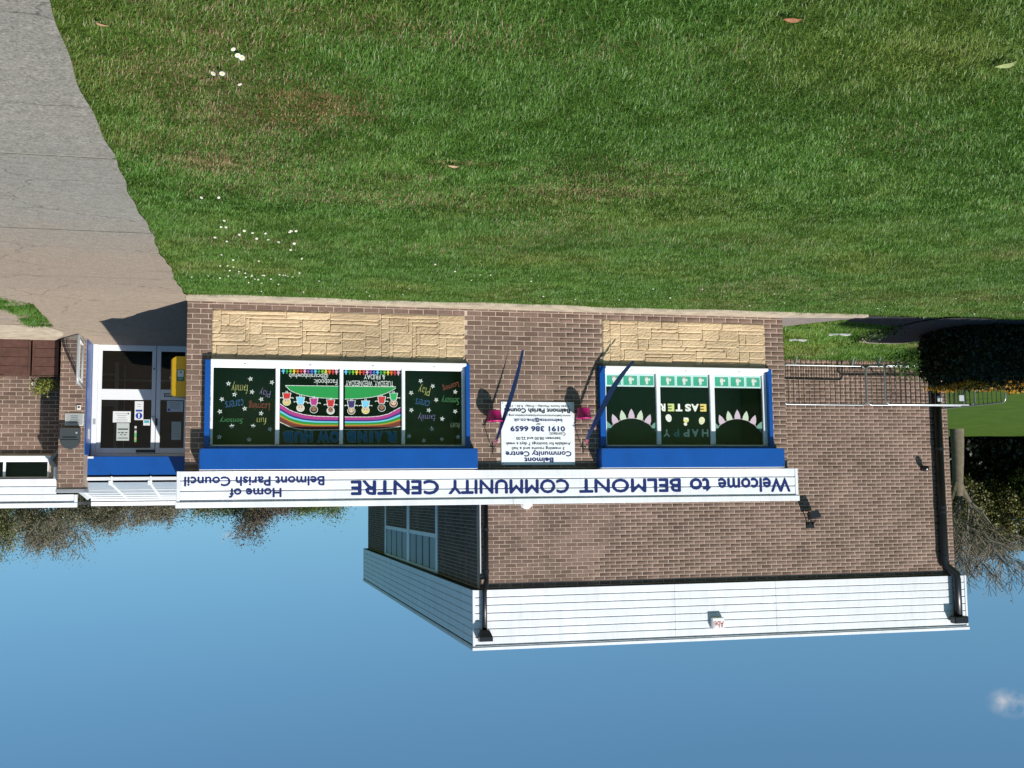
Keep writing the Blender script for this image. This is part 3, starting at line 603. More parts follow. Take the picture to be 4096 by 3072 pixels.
for ch, a, b in (('R', 1650, 1815), ('A', 1495, 1615), ('I', 1425, 1472), ('N', 1255, 1385), ('B', 1090, 1220), ('O', 850, 985), ('W', 675, 845), ('H', 490, 605), ('U', 350, 470), ('B', 190, 325)):
    x0, z0 = MA_(b, 1165); x1, z1 = MA_(a, 1320); text(ch, x0-.004, x1+.004, z0-.006, z1+.006, GY_-.0005, RBO, 'chalk_word', w_long, bold=.085); text(ch, x0, x1, z0, z1, GY_-.0015, RB, 'chalk_word', w_long, bold=.07)

# paper decorations on the short window
PK, LG, PY, PGR = mat('paper_pink', (.55, .44, .52), .8, var=.1, vscale=60), mat('paper_pale_green', (.52, .60, .46), .8, var=.2, vscale=80), mat('paper_yellow', (.72, .56, .16), .8), mat('paper_teal', (.14, .30, .24), .8)
PWH = mat('paper_white', (.72, .74, .66), .8)
for pi_, (cx, lo_, hi_) in enumerate(((2.645, 2.235, 3.065), (.84, .401, 1.239))):
    R, zc_ = .495, 2.205; arc = MB()
    pts = [(cx+R*math.sin(a), zc_-R*math.cos(a)) for a in np.linspace(-.97, .97, 24)]; pts = [(min(max(x, lo_+.003), hi_-.003), z) for x, z in pts]
    arc.strip(pts, .013, GY_, mat('paper_mauve', (.42, .33, .38), .8)); arc.build('paper_arch', w_short)
    for k, a in enumerate(np.linspace(-.84, .84, 7)):
        dx, dz = math.sin(a), -math.cos(a); bx, bz = cx+R*dx, zc_+R*dz; lean = a*.35; dx, dz = math.sin(a-lean), -math.cos(a-lean); nx, nz = -dz, dx
        p = [(bx+nx*w+dx*t, bz+nz*w+dz*t) for t, w in ((-.005, .050), (.045, .050), (.10, .030), (.148, 0), (.10, -.030), (.045, -.050), (-.005, -.050))]
        p = [(min(max(x, lo_+.004), hi_-.004), z) for x, z in p]
        MB().flat(p, GY_-.001, [PGR, PK, LG, PK, LG, PK, PGR][k]).build('paper_petal', w_short)
ME_ = mapper(1000, 1815, 2.166, 1.321, 245, 1405)
for ch, a, b, mt in (('E', 1660, 1765, PY), ('A', 1515, 1640, PWH), ('S', 1410, 1510, PWH), ('T', 1258, 1368, PWH), ('E', 1130, 1235, mat('paper_lime', (.55, .62, .22), .8)), ('R', 1003, 1092, PWH)):
    x0, z0 = ME_(b, 738); x1, z1 = ME_(a, 862); text(ch, x0, x1, z0, z1, GY_, mt, 'paper_letter', w_short, bold=.05)
for ch, a, b, mt in (('H', 1680, 1788, LG), ('A', 1515, 1625, LG), ('P', 1375, 1475, LG), ('P', 1215, 1308, PGR), ('Y', 1045, 1160, LG)):
    x0, z0 = ME_(b, 1155); x1, z1 = ME_(a, 1280); text(ch, x0, x1, z0, z1, GY_, mt, 'paper_letter', w_short, bold=.03)
for (a, b, mt, r) in ((1140, 975, PWH, .3), (1683, 1015, mat('paper_cream', (.66, .68, .44), .8), -.3)):
    x, z = ME_(a, b); pts = []
    for k in range(18):
        t = 2*math.pi*k/18; ex, ez = .05*math.cos(t)*(1-.12*math.sin(t)), .062*math.sin(t); pts.append((x+ex*math.cos(r)-ez*math.sin(r), z+ex*math.sin(r)+ez*math.cos(r)))
    eb = MB(); eb.flat(pts, GY_, mt)
    for k in range(5): eb.disc(x+rnd.uniform(-.025, .025), z+rnd.uniform(-.035, .035), .006, .006, GY_-.001, PK, 8)
    eb.build('paper_egg', w_short)
x, z = ME_(1425, 1015); ck = MB(); ck.disc(x, z-.01, .048, .042, GY_, mat('paper_chick', (.66, .62, .22), .8)); ck.disc(x+.012, z+.055, .028, .026, GY_-.0005, PWH); ck.flat([(x-.04, z-.045), (x+.045, z-.05), (x+.03, z-.02), (x-.03, z-.015)], GY_-.001, PWH)
ck.flat([(x+.036, z+.058), (x+.055, z+.05), (x+.036, z+.044)], GY_-.0008, PY); ck.build('paper_chick', w_short)
# nine rabbit posters
PGN, PFR = mat('poster_green', (.035, .33, .20), .6), mat('poster_border', (.50, .70, .66), .6)
RBW, RBP = mat('rabbit_white', (.58, .62, .56), .7), mat('rabbit_pink', (.45, .26, .26), .7)
plab = ['barrier side', 'EASTER', 'sign side']
for pi_, (a, b) in enumerate(SPN):
    ww = (b-a-.02)/3
    for k in range(3):
        x0 = a+.008+k*(ww+.003); x1 = x0+ww; z0, z1 = 1.016, 1.213; cx = (x0+x1)/2
        t = thing('rabbit_poster', 'green rabbit poster %s the %s pane of the short window' % (['at the barrier end of', 'mid-way in', 'at the sign end of'][k], plab[pi_]), 'poster', (cx, .02, z0), 'rabbit posters along the short window')
        MB().flat([(x0, z0), (x1, z0), (x1, z1), (x0, z1)], .0245, PFR).build('sheet', t)
        MB().flat([(x0+.02, z0+.022), (x1-.018, z0+.022), (x1-.018, z1-.024), (x0+.02, z1-.024)], .0238, PGN).build('green_panel', t)
        r = MB(); y = .0232; zc = z0+.085
        r.disc(cx, zc, .030, .040, y, RBW, 10); r.disc(cx-.004, zc+.048, .022, .022, y-.0003, RBW, 10)
        r.flat([(cx-.012, zc+.06), (cx-.002, zc+.064), (cx-.018, zc+.088)][::1], y, RBW); r.flat([(cx+.004, zc+.064), (cx+.014, zc+.06), (cx+.02, zc+.09)], y, RBW)
        r.flat([(cx-.03, zc-.034), (cx+.03, zc-.034), (cx+.034, zc-.05), (cx-.034, zc-.05)], y-.0002, RBP); r.disc(cx-.045, zc-.005, .016, .022, y, RBW, 8); r.build('rabbit_picture', t)

# ------------------------------------------------------------------ sign panel between the windows
t = thing('information_sign', 'large white community centre sign panel on brick between the two shuttered windows', 'sign', (4.18, 0, 1.47))
b = MB(); b.box(3.598, 4.766, -.020, -.009, 1.472, 2.442, mat('sign_white', (.80, .82, .84), .35), .003); b.build('panel', t)
BT = mat('sign_black', (.02, .025, .045), .5); ys_ = -.0215
def sgn(s, px0, px1, py0, py1, mt, bold):
    fx = lambda p: 4.766-(p-693)/(1690-693)*(4.766-3.598); fz = lambda q: 1.472+(q-195)/(1050-195)*.97
    text(s, fx(px1), fx(px0), fz(py0), fz(py1), ys_, mt, 'lettering', t, thick=bold*.25)
for a in [('Belmont', 1003, 1392, 955, 1015, NAVY, .02), ('Community Centre', 752, 1640, 850, 935, NAVY, .015), ('3 meeting rooms and a hall', 835, 1548, 800, 848, BT, .006), ('Available for bookings 7 days a week', 752, 1632, 735, 785, BT, .006), ('between 08.00 and 22.00', 893, 1492, 675, 712, BT, .006),
          ('Contact:', 1345, 1565, 612, 652, BT, .006), ('0191 386 6659', 820, 1556, 530, 595, NAVY, .02), ('or', 1165, 1222, 485, 508, BT, .006), ('belmontca@live.co.uk', 865, 1522, 415, 470, NAVY, .01), ('www.belmontcommunityassociation.org.uk', 735, 1640, 362, 398, BT, .004),
          ('Belmont Parish Council', 742, 1630, 288, 345, BT, .02), ('Open hours: Monday - Friday  9.30 - 13.30', 752, 1618, 232, 270, BT, .004)]: sgn(*a)
for x in (3.63, 4.74):
    for z in (1.5, 2.415): MB().tube([(x, -.024, z), (x, -.019, z)], .008, LEAD, 8).build('screw', t)

# ------------------------------------------------------------------ hanging pots and ribbons
PINK = mat('pink_plastic', (.52, .012, .16), .4, var=.08); WIRE = mat('dark_wire', (.03, .025, .02), .5); RIB = mat('blue_ribbon', (.02, .125, .44), .45, var=.25, vscale=8)
for i, (hx, pot, lab) in enumerate(((4.90, (4.905, -.20, 1.62), 'pink hanging pot on a wall bracket beside the long window'), (3.462, (3.50, -.20, 1.57), 'pink hanging pot on a wall bracket beside the short window'))):
    t = thing('hanging_pot', lab, 'plant pot', (hx, 0, 2.2), 'pink hanging pots either side of the sign')
    br = MB(); br.box(hx-.010, hx+.010, -.012, -.007, 2.09, 2.26, WIRE); br.tube([(hx, -.012, 2.17), (hx, -.06, 2.20), (hx, -.13, 2.185), (hx, -.19, 2.14), (hx, -.22, 2.13), (hx, -.235, 2.15)], .006, WIRE, 6)
    br.tube([(hx-.045, -.014, 2.17), (hx+.045, -.014, 2.17)], .006, WIRE, 6); br.build('bracket', t)
    x, y, z = pot; p = MB(); p.lathe((x, y, z), [(.0, .0), (.088, .0), (.094, .012), (.112, .15), (.120, .152), (.122, .172), (.114, .172), (.108, .15), (.088, .015), (0, .015)], PINK, 24); p.build('pot', t, True)
    w = MB()
    for k in range(3):
        a = 2*math.pi*k/3+.5; w.tube([(x+.115*math.cos(a), y+.115*math.sin(a), z+.17), (hx, -.215, 2.06)], .0018, WIRE, 5)
    w.tube([(hx, -.215, 2.06), (hx, -.215, 2.135)], .003, WIRE, 5); w.build('wires', t)
    d = MB(); d.lathe((x, y, z+.13), [(0, .02), (.05, .028), (.10, .0)], mat('compost', (.05, .03, .02), .95), 16); d.build('compost', t)
    for k in range(5): 
        s = MB(); a = rnd.uniform(0, 6.28); rr = rnd.uniform(.02, .08); s.tube([(x+rr*math.cos(a), y+rr*math.sin(a), z+.14), (x+1.4*rr*math.cos(a), y+1.4*rr*math.sin(a), z+.18+rnd.uniform(0, .05))], .003, mat('dead_stem', (.16, .09, .05), .9), 5); s.build('stem', t)
def ribbon(pts, w, lab):
    P_ = [np.array(p) for p in pts]; n = 24; vs = []; fs = []
    tt = np.linspace(0, 1, n); ctrl = np.array(P_); kn = np.linspace(0, 1, len(P_)); C_ = np.stack([np.interp(tt, kn, ctrl[:, k]) for k in range(3)], 1)
    for _ in range(3): C_[1:-1] = (C_[:-2]+2*C_[1:-1]+C_[2:])/4
    for k in range(n):
        d = C_[min(k+1, n-1)]-C_[max(k-1, 0)]; d /= np.linalg.norm(d); a = 1.22-.35*tt[k]
        s = np.cross(d, np.array([0, -1., 0])); s /= np.linalg.norm(s); s = s*math.cos(a)+np.array([0, -1., 0])*math.sin(a); ww = w*(.55+.45*min(1, tt[k]*2.5))*(1-.55*max(0, (tt[k]-.55)/.45))
        vs += [C_[k]+s*ww/2, C_[k]-s*ww/2]
    for k in range(n-1): fs.append((2*k, 2*k+1, 2*k+3, 2*k+2))
    b = MB(); b.add(vs, fs, RIB); b.add([(x, y+.0015, z) for x, y, z in vs], [f[::-1] for f in fs], RIB); return tag(b.build('ribbon'), lab, 'ribbon', 'blue ribbons tied to the pot brackets')
ribbon([(4.895, -.23, 2.10), (4.80, -.22, 1.83), (4.66, -.22, 1.44), (4.55, -.22, 1.08), (4.46, -.22, .70)], .10, 'long blue ribbon streaming across the white sign from the bracket')
ribbon([(3.47, -.23, 2.06), (3.40, -.26, 1.92), (3.28, -.29, 1.68), (3.06, -.33, 1.26), (2.86, -.33, 1.0), (2.72, -.34, .85)], .12, 'long blue ribbon blown across the corner of the short window')
for i, (x, y, z, lab) in enumerate(((4.895, -.232, 2.10, 'knot of pink ribbon on the bracket beside the long window'), (3.47, -.232, 2.09, 'knot of pink ribbon on the bracket beside the short window'))):
    b = MB(); pm = mat('pink_ribbon', (.55, .10, .22), .5)
    for k in range(4): a = k*1.57+.4; b.tube([(x, y, z), (x+.03*math.cos(a), y-.01, z+.035*math.sin(a)), (x+.012*math.cos(a+.8), y-.012, z+.045*math.sin(a+.8))], [.006, .009, .004], pm, 6)
    tag(b.build('ribbon_knot'), lab, 'ribbon', 'pink ribbon knots')

# ------------------------------------------------------------------ MAIN HALL
HX0, HX1, HY = -6.30, 4.10, 4.8
hall = thing('main_hall', 'tall brown brick hall with deep white boarded fascia and black downpipes', 'building', (-1, 14, 0))
hw = MB(); hw.box(HX0, HX1, HY, HY+.25, -.1, 4.72, MORTAR); hw_o = hw.build('front_wall', hall)
hb = course_list([(HX0, HX1, -.02, 4.72)], .02, holes=[(0.02, 5, -1, 2.9)])
vis = lambda b: (0 if (b[1] > .5 or b[0] > -3) else 1)
lay(hw_o, hb, HY, 300, key=lambda b: (vis(b), (b[0]-CAM[0])**2*.25+(b[1]-CAM[2])**2-b[2]*20))
sw = MB(); sw.box(HX1-.25, HX1, HY+.25, 9.43, -.1, 4.72, MORTAR); sw.box(HX1-.25, HX1, 9.43, 19.1, -.1, 3.775, MORTAR); sw.box(HX1-.25, HX1, 19.1, 23.9, -.1, 4.72, MORTAR); sw_o = sw.build('side_wall', hall)
side = []
for (za, zb, ya, yb) in ((2.8, 4.72, HY+.25, 9.43), (2.8, 4.72, 19.12, 23.88), (2.8, 3.84, 9.73, 13.89), (2.8, 3.84, 14.36, 18.84)):
    k = 0; z = 2.795
    while z+BR_C < zb:
        y = ya-(k % 2)*BR_J/2
        while y < yb:
            a, b = max(y, ya), min(y+BR_L, yb)
            if b-a > .03: side.append(((a+b)/2, 0, z+BR_C/2, b-a))
            y += BR_J
        z += BR_C; k += 1
Vb, Fb_ = brick_arrays(side); Vs = np.stack([HX1-Vb[:, 1], Vb[:, 0], Vb[:, 2]], 1); o = stuff(from_arrays('brickwork', Vs, Fb_, BRICK)); o.parent = sw_o
MB().box(HX0, HX0+.25, HY+.25, 23.9, -.1, 4.72, MORTAR).build('far_wall', hall); MB().box(HX0, HX1, 23.65, 23.9, -.1, 4.719, MORTAR).build('rear_wall', hall)
# high side windows: white frames, louvred top lights
sg = MB(); fx = HX1
for (ya, yb) in ((9.44, 9.72), (13.9, 14.35), (18.85, 19.11)): sg.box(fx-.06, fx+.022, ya, yb, 2.71, 4.686, WHITE, .005)
sg.box(fx-.06, fx+.015, 9.72, 18.85, 3.77, 3.87, WHITE, .004); sg.box(fx-.06, fx+.015, 9.72, 18.85, 4.62, 4.70, WHITE, .004); wside = sg.build('window', hall)
for (ya, yb) in ((9.72, 13.9), (14.35, 18.85)):
    MB().add([(fx-.03, ya, 3.86), (fx-.03, yb, 3.86), (fx-.03, yb, 4.63), (fx-.03, ya, 4.63)], [(0, 1, 2, 3)], GLASS).build('pane', wside)
    for k in range(4):
        a = ya+(yb-ya)*k/4+.10; c = ya+(yb-ya)*(k+1)/4-.10; MB().box(fx-.05, fx-.01, a, c, 3.875, 4.615, mat('blind_grey', (.46, .50, .53), .6)).build('top_light', wside)
MB().box(fx-2.2, fx-.3, 9.5, 19.0, 2.72, 4.65, SOFFIT).build('interior', hall)
# white boarded fascia
def clad(name, n, mk):
    o = part_empty(name, hall)
    for i in range(n): mk(i).build('board', o)
    return o
CZ0, CZ1, CN = 4.70, 5.745, 7
cf = clad('cladding', CN, lambda i: board_mesh(-6.475, HX1+.155, HY-.10, CZ0+(CZ1-CZ0)*i/CN+.0015, CZ0+(CZ1-CZ0)*(i+1)/CN, WHITE_BOARD, .024))
MB().box(-6.49, HX1+.172, HY-.118, HY-.05, 5.752, 5.775, WHITE_BOARD, .003).build('drip_trim', cf); MB().box(-6.50, HX1+.180, HY-.135, HY-.03, 5.776, 5.832, WHITE_BOARD, .004).build('top_trim', cf)
for x in (.14, -2.06): MB().box(x, x+.004, HY-.1015, HY-.09, 4.701, 5.74, LEAD).build('joint_strip', cf)
for (a, b) in ((-6.488, -6.44), (HX1+.118, HX1+.166)): MB().box(a, b, HY-.112, HY-.05, 4.694, 5.751, WHITE_BOARD, .003).build('end_cap', cf)
def side_board(i):
    b = MB(); z0, z1 = CZ0+(CZ1-CZ0)*i/CN+.0015, CZ0+(CZ1-CZ0)*(i+1)/CN; x = HX1+.160; prof = [(x-.03, z0), (x, z0), (x, z1-.024), (x-.016, z1-.01), (x-.016, z1), (x-.03, z1)]; n = 6
    y0, y1 = HY-.048, 24.0; b.add([(p, y0, z) for p, z in prof]+[(p, y1, z) for p, z in prof], [(i_, n+i_, n+(i_+1) % n, (i_+1) % n) for i_ in range(n)]+[tuple(range(n))[::-1], tuple(range(n, 2*n))], WHITE_BOARD); return b
cs = clad('side_cladding', CN, side_board)
MB().box(HX1+.08, HX1+.178, HY-.028, 24.02, 5.776, 5.832, WHITE_BOARD, .004).build('top_trim', cs); MB().box(HX1+.09, HX1+.170, HY-.045, 24.01, 5.752, 5.775, WHITE_BOARD).build('drip_trim', cs)
MB().box(-6.46, HX1+.15, HY-.085, 24.0, 4.688, 4.698, SOFFIT).build('soffit', hall); MB().box(-6.45, HX1+.15, HY-.04, 24.0, 5.70, 5.80, ROOF).build('roof', hall)
MB().box(HX0+.01, HX1-.01, HY+.02, 23.8, 4.66, 4.687, SOFFIT).build('ceiling', hall)
# downpipes
def downpipe(x, top, bottom, hopper):
    d = MB(); xo = x+(.06 if x > 0 else -.02); r = .047
    d.tube([(xo, HY-.17, top), (xo, HY-.17, 4.74), (xo-.01, HY-.165, 4.66), (x, HY-.085, 4.52), (x, HY-.065, 4.42), (x, HY-.065, bottom)], r, BLACK, 14)
    o = d.build('downpipe', hall, True)
    for z in (4.35, 3.55, 2.6, 1.4): 
        if z > bottom: MB().tube([(x, HY-.065, z-.025), (x, HY-.065, z+.025)], .056, BLACK, 14).build('pipe_clip', o)
    h = MB(); h.add([(xo-.075, HY-.25, top-.04), (xo+.075, HY-.25, top-.04), (xo+.075, HY-.135, top-.04), (xo-.075, HY-.135, top-.04), (xo-.13, HY-.30, top+.09), (xo+.13, HY-.30, top+.09), (xo+.13, HY-.135, top+.09), (xo-.13, HY-.135, top+.09),
        (xo-.13, HY-.30, top+.17), (xo+.13, HY-.30, top+.17), (xo+.13, HY-.135, top+.17), (xo-.13, HY-.135, top+.17)], [(3, 2, 1, 0), (0, 1, 5, 4), (1, 2, 6, 5), (2, 3, 7, 6), (3, 0, 4, 7), (4, 5, 9, 8), (5, 6, 10, 9), (6, 7, 11, 10), (7, 4, 8, 11), (8, 9, 10, 11)], BLACK); h.build('hopper', o)
downpipe(3.985, 5.48, 3.0, True); 
x = -6.0; d = MB(); d.tube([(-6.20, HY-.19, 5.56), (-6.20, HY-.19, 4.76), (-6.19, HY-.185, 4.66), (-6.03, HY-.10, 4.50), (x, HY-.085, 4.38), (x, HY-.085, .1)], .088, BLACK, 16); o = d.build('downpipe', hall, True)
for z in (4.3, 3.35, 3.25, 2.0, .9): MB().tube([(x, HY-.085, z-.03), (x, HY-.085, z+.03)], .098, BLACK, 16).build('pipe_clip', o)
MB().box(-6.36, -6.03, HY-.32, HY-.125, 5.53, 5.68, BLACK, .02).build('hopper', o)
MB().tube([(4.085, HY-.012, 3.0), (4.085, HY-.012, 4.40)], .012, WHITE, 8).build('cable_conduit', hall)
# alarm box
t = thing('alarm_box', 'small white alarm box reading Abel on the hall fascia boards', 'alarm', (-.73, HY-.1, 5.38))
b = MB(); b.box(-.862, -.602, HY-.21, HY-.104, 5.375, 5.605, mat('alarm_white', (.78, .78, .77), .4), .012); b.build('case', t)
text('Abel', -.845, -.625, 5.445, 5.575, HY-.2115, mat('alarm_red', (.35, .03, .03), .5), parent=t, bold=.01)
# camera-like floodlight and bracket lamp on the hall wall
t = thing('security_light', 'small black security light on the hall wall next to the thick black downpipe', 'light', (-5.63, HY, 2.42))
b = MB(); b.box(-5.66, -5.58, HY-.035, HY-.007, 2.36, 2.47, BLACK, .006); b.tube([(-5.62, HY-.03, 2.42), (-5.62, HY-.10, 2.44)], .018, BLACK); b.build('bracket', t)
b = MB(); b.lathe((-5.62, HY-.13, 2.35), [(0, 0), (.06, .02), (.075, .06), (.06, .11), (0, .13)], BLACK, 14); b.build('head', t, True); MB().disc(-5.61, 2.44, .018, .018, HY-.206, mat('lamp_glint', (.8, .8, .8), .2)).build('lens', t)  # the pale lens disc is a painted glint
t = thing('bracket_lamp', 'small black floodlight on an angled arm on the hall wall above the sign end', 'light', (-2.92, HY, 3.4))
b = MB(); b.tube([(-2.88, HY-.02, 3.58), (-2.88, HY-.16, 3.5)], .012, BLACK); b.tube([(-2.98, HY-.02, 3.58), (-2.98, HY-.16, 3.47)], .012, BLACK); b.box(-3.02, -2.84, HY-.03, HY-.007, 3.53, 3.64, BLACK, .006); b.build('bracket', t)
b = MB(); b.add([(-3.06, HY-.14, 3.44), (-2.82, HY-.14, 3.47), (-2.79, HY-.14, 3.33), (-2.99, HY-.14, 3.30), (-3.06, HY-.26, 3.40), (-2.82, HY-.26, 3.43), (-2.79, HY-.26, 3.29), (-2.99, HY-.26, 3.26)], [(0, 1, 2, 3), (7, 6, 5, 4), (0, 4, 5, 1), (1, 5, 6, 2), (2, 6, 7, 3), (3, 7, 4, 0)], BLACK); b.build('head', t)
t = thing('dome_lamp', 'round white bulkhead lamp just above the welcome fascia on the hall wall', 'light', (3.16, HY, 3.05))
b = MB(); b.tube([(3.16, HY-.04, 3.04), (3.16, HY-.007, 3.04)], .125, WHITE, 24); b.build('base', t)
b = MB(); vs = []; fs = []; n = 20
for i in range(6):
    a = math.pi/2*i/5; 
    for k in range(n): vs.append((3.16+.115*math.cos(a)*math.cos(2*math.pi*k/n), HY-.04-.07*math.sin(a), 3.04+.115*math.cos(a)*math.sin(2*math.pi*k/n)))
for i in range(5):
    for k in range(n): fs.append((i*n+k, (i+1)*n+k, (i+1)*n+(k+1) % n, i*n+(k+1) % n))
b.add(vs, fs, mat('opal', (.72, .72, .70), .25)); b.build('shade', t, True)

# ------------------------------------------------------------------ ENTRANCE WING
wing = thing('entrance_wing', 'low brick entrance wing with white glazed doors, porch roof and white boards', 'building', (11, 5.2, 0))
wl_ = MB(); wl_.box(11.72, 20, 5.2, 5.45, -.1, 2.10, MORTAR); wl_.box(11.72, 12.0, 5.2, 5.45, 2.10, 2.55, MORTAR); wl_.box(13.4, 20, 5.2, 5.45, 2.10, 2.55, MORTAR); wl_o = wl_.build('front_wall', wing)
lay(wl_o, course_list([(11.745, 16.5, -.02, 2.085)], .03), 5.2, 190, key=lambda b: (0 if b[1] > .6 else 1, b[0]))
PX0, PX1, PY_ = 11.312, 11.737, 4.4
pr = MB(); pr.box(PX0, PX1, PY_, 5.2, -.1, 2.70, MORTAR); pr_o = pr.build('pier', wing)
lay(pr_o, course_list([(PX0, PX1, -.02, 2.70)], .055), PY_, 110)
sd_ = [((PY_+.01+.112)-.0+.225*k+(i % 2)*.1125, 0, .055+i*BR_C+BR_C/2, BR_L) for i in range(35) for k in range(3)]
Vb, Fb_ = brick_arrays(sd_); o = stuff(from_arrays('side_brickwork', np.stack([PX1-Vb[:, 1], Vb[:, 0], Vb[:, 2]], 1), Fb_, BRICK)); o.parent = pr_o
b = MB(); b.box(PX0-.02, PX1+.02, PY_-.03, 5.08, 2.702, 2.768, LEAD, .008); b.build('coping', pr_o)
b = MB(); b.box(PX0-.018, PX0-.001, PY_+.06, 5.2, .02, 2.10, BLUE, .003); b.build('blue_jamb', pr_o)
MB().box(PX0-.022, PX0-.0185, PY_+.35, PY_+.62, 1.62, 1.80, mat('label_white', (.72, .73, .76), .5)).build('label', pr_o)
# wing fascia boards, window
wc = part_empty('cladding', wing)
for (a, b_) in ((2.512, 2.655), (2.656, 2.795), (2.796, 2.93)):
    board_mesh(11.85 if a < 2.6 else (11.85 if a < 2.7 else 11.545), 20, 5.10, a, b_, WHITE_BOARD).build('board', wc)
MB().box(11.49, 20.02, 5.075, 5.18, 2.945, 3.03, WHITE_BOARD, .004).build('top_trim', wc); MB().box(11.49, 11.54, 5.085, 5.18, 2.80, 2.94, WHITE_BOARD, .003).build('end_cap', wc); MB().box(11.74, 20, 5.13, 5.9, 2.49, 2.51, SOFFIT).build('soffit', wing)
MB().box(11.75, 20, 5.185, 12, 2.93, 2.99, ROOF).build('roof', wing)
wb = MB(); wb.box(12.0, 13.4, 5.215, 5.28, 2.47, 2.51, WHITE); wb.box(12.0, 13.4, 5.214, 5.28, 2.135, 2.20, WHITE, .005); wb.box(11.99, 12.03, 5.213, 5.281, 2.135, 2.51, WHITE, .004); wb.box(12.735, 12.78, 5.213, 5.281, 2.2, 2.47, WHITE, .004); ww_o = wb.build('window', wing)
MB().add([(12.03, 5.24, 2.19), (13.4, 5.24, 2.19), (13.4, 5.24, 2.48), (12.03, 5.24, 2.48)], [(0, 1, 2, 3)], GLASS).build('pane', ww_o)
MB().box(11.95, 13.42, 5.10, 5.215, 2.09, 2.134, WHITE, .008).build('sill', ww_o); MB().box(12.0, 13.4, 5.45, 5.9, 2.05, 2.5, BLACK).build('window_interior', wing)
dp = MB(); dp.tube([(11.84, 5.12, 2.40), (11.87, 5.14, 2.28), (11.95, 5.15, 2.17), (11.86, 5.15, 2.05), (11.80, 5.15, 1.95)], .034, LEAD, 10); dp.build('rain_pipe', wing, True)
b = MB(); b.tube([(11.86, 5.09, 2.30), (11.86, 5.09, 2.52)], .042, WHITE, 12); b.build('rain_outlet', wing)
# porch roof: lean-to with glazing bars
pch = part_empty('porch_roof', wing)
YE, ZE, YT, ZT = 5.0, 2.585, 8.05, 2.842; X0p, X1p = 9.42, 11.58
PCB = glass_mat('polycarbonate', (.9, .92, .93), 1.5, .15)
sh = MB(); sh.add([(X0p, YE, ZE), (X1p, YE, ZE), (X1p, YT, ZT), (X0p, YT, ZT)], [(0, 1, 2, 3)], mat('roof_sheet', (.40, .44, .45), .3, var=.12, vscale=5)); sh.build('roof_sheet', pch)
sh = MB(); sh.add([(X1p+.01, YE+.02, ZE-.02), (11.66, YE+.1, ZE+.02), (11.66, YT, 2.90), (X1p+.01, YT, ZT)], [(0, 1, 2, 3)], mat('flashing', (.50, .53, .53), .5, var=.12, vscale=8)); sh.build('flashing', pch)
for xa in (11.572, 10.91, 10.226, 9.56):
    b = MB(); b.tube([(xa, YE-.02, ZE+.014), (xa, YT, ZT+.014)], .026, WHITE, 6); b.build('glazing_bar', pch)
    b = MB(); b.box(xa-.038, xa+.038, YE-.05, YE+.02, ZE-.035, ZE+.05, WHITE, .01); b.build('bar_cap', pch)
for k, (z, hh) in enumerate(((2.70, .008), (2.755, .010), (2.80, .014), (2.835, .03))):
    t_ = (z-ZE)/(ZT-ZE); y = YE+(YT-YE)*t_; MB().box(X0p, X1p, y-.04, y+.04, z+.002, z+.004+hh, WHITE, .003).build('cross_bar', pch)
g_ = MB(); y_ = 5.06; prof = [(y_-.13, 2.49), (y_-.02, 2.49), (y_-.02, 2.55), (y_-.03, 2.55), (y_-.03, 2.505), (y_-.12, 2.505), (y_-.12, 2.547), (y_-.135, 2.547)]; n = len(prof)
g_.add([(X0p, y, z) for y, z in prof]+[(11.79, y, z) for y, z in prof], [(i, n+i, n+(i+1) % n, (i+1) % n) for i in range(n)]+[tuple(range(n))[::-1], tuple(range(n, 2*n))], WHITE); g_.build('gutter', pch)
for x in (11.565, 10.89, 10.21): MB().box(x-.012, x+.012, y_-.14, y_-.015, 2.475, 2.557, WHITE, .003).build('gutter_bracket', pch)
MB().box(X0p, 11.60, YT+.01, YT+.05, 2.875, 2.92, WHITE, .004).build('wall_plate', pch); MB().box(X0p, 11.6, YT+.06, YT+.12, 2.937, 3.022, WHITE_BOARD, .004).build('top_trim', pch)
MB().box(X0p, 11.7, 5.07, 8.0, 2.47, 2.478, SOFFIT).build('porch_ceiling', pch)
# doors
YD = 5.2
df = MB(); df.box(11.20, 11.292, YD-.03, YD+.06, .02, 2.105, WHITE, .006); df.box(9.42, 11.20, YD-.025, YD+.06, 2.055, 2.11, WHITE, .004); df.box(9.42, 9.60, YD-.025, YD+.06, .02, 2.05, WHITE, .004); df_o = df.build('door_frame', wing)
MB().box(11.215, 11.26, YD-.036, YD-.031, 1.42, 1.52, ALU).build('lock_plate', df_o); MB().box(9.42, 11.29, YD-.06, YD+.06, .005, .03, ALU).build('threshold', df_o)
def door(x0, x1, gx0, gx1):
    d = MB(); y0, y1 = YD-.018, YD+.03
    d.box(x0, gx0, y0, y1, .035, 2.05, WHITE, .004); d.box(gx1, x1, y0, y1, .035, 2.05, WHITE, .004); d.box(gx0, gx1, y0+.001, y1, .035, .142, WHITE, .004); d.box(gx0, gx1, y0+.001, y1, .858, 1.055, WHITE, .004); d.box(gx0, gx1, y0+.001, y1, 1.952, 2.05, WHITE, .004)
    o = d.build('door', wing)
    for (a, b) in ((.142, .858), (1.055, 1.952)): MB().add([(gx0, YD+.005, a), (gx1, YD+.005, a), (gx1, YD+.005, b), (gx0, YD+.005, b)], [(0, 1, 2, 3)], GLASS).build('pane', o)
    return o
d1 = door(10.170, 11.198, 10.242, 11.125); d2 = door(9.605, 10.160, 9.652, 10.083)
b = MB(); b.tube([(10.205, YD-.03, .47), (10.205, YD-.055, .47), (10.205, YD-.055, .49)], .013, BLACK, 8); b.build('lock', d1); b = MB(); b.box(10.13, 10.158, YD-.05, YD-.018, 1.40, 1.54, BLACK, .006); b.build('handle', d2)
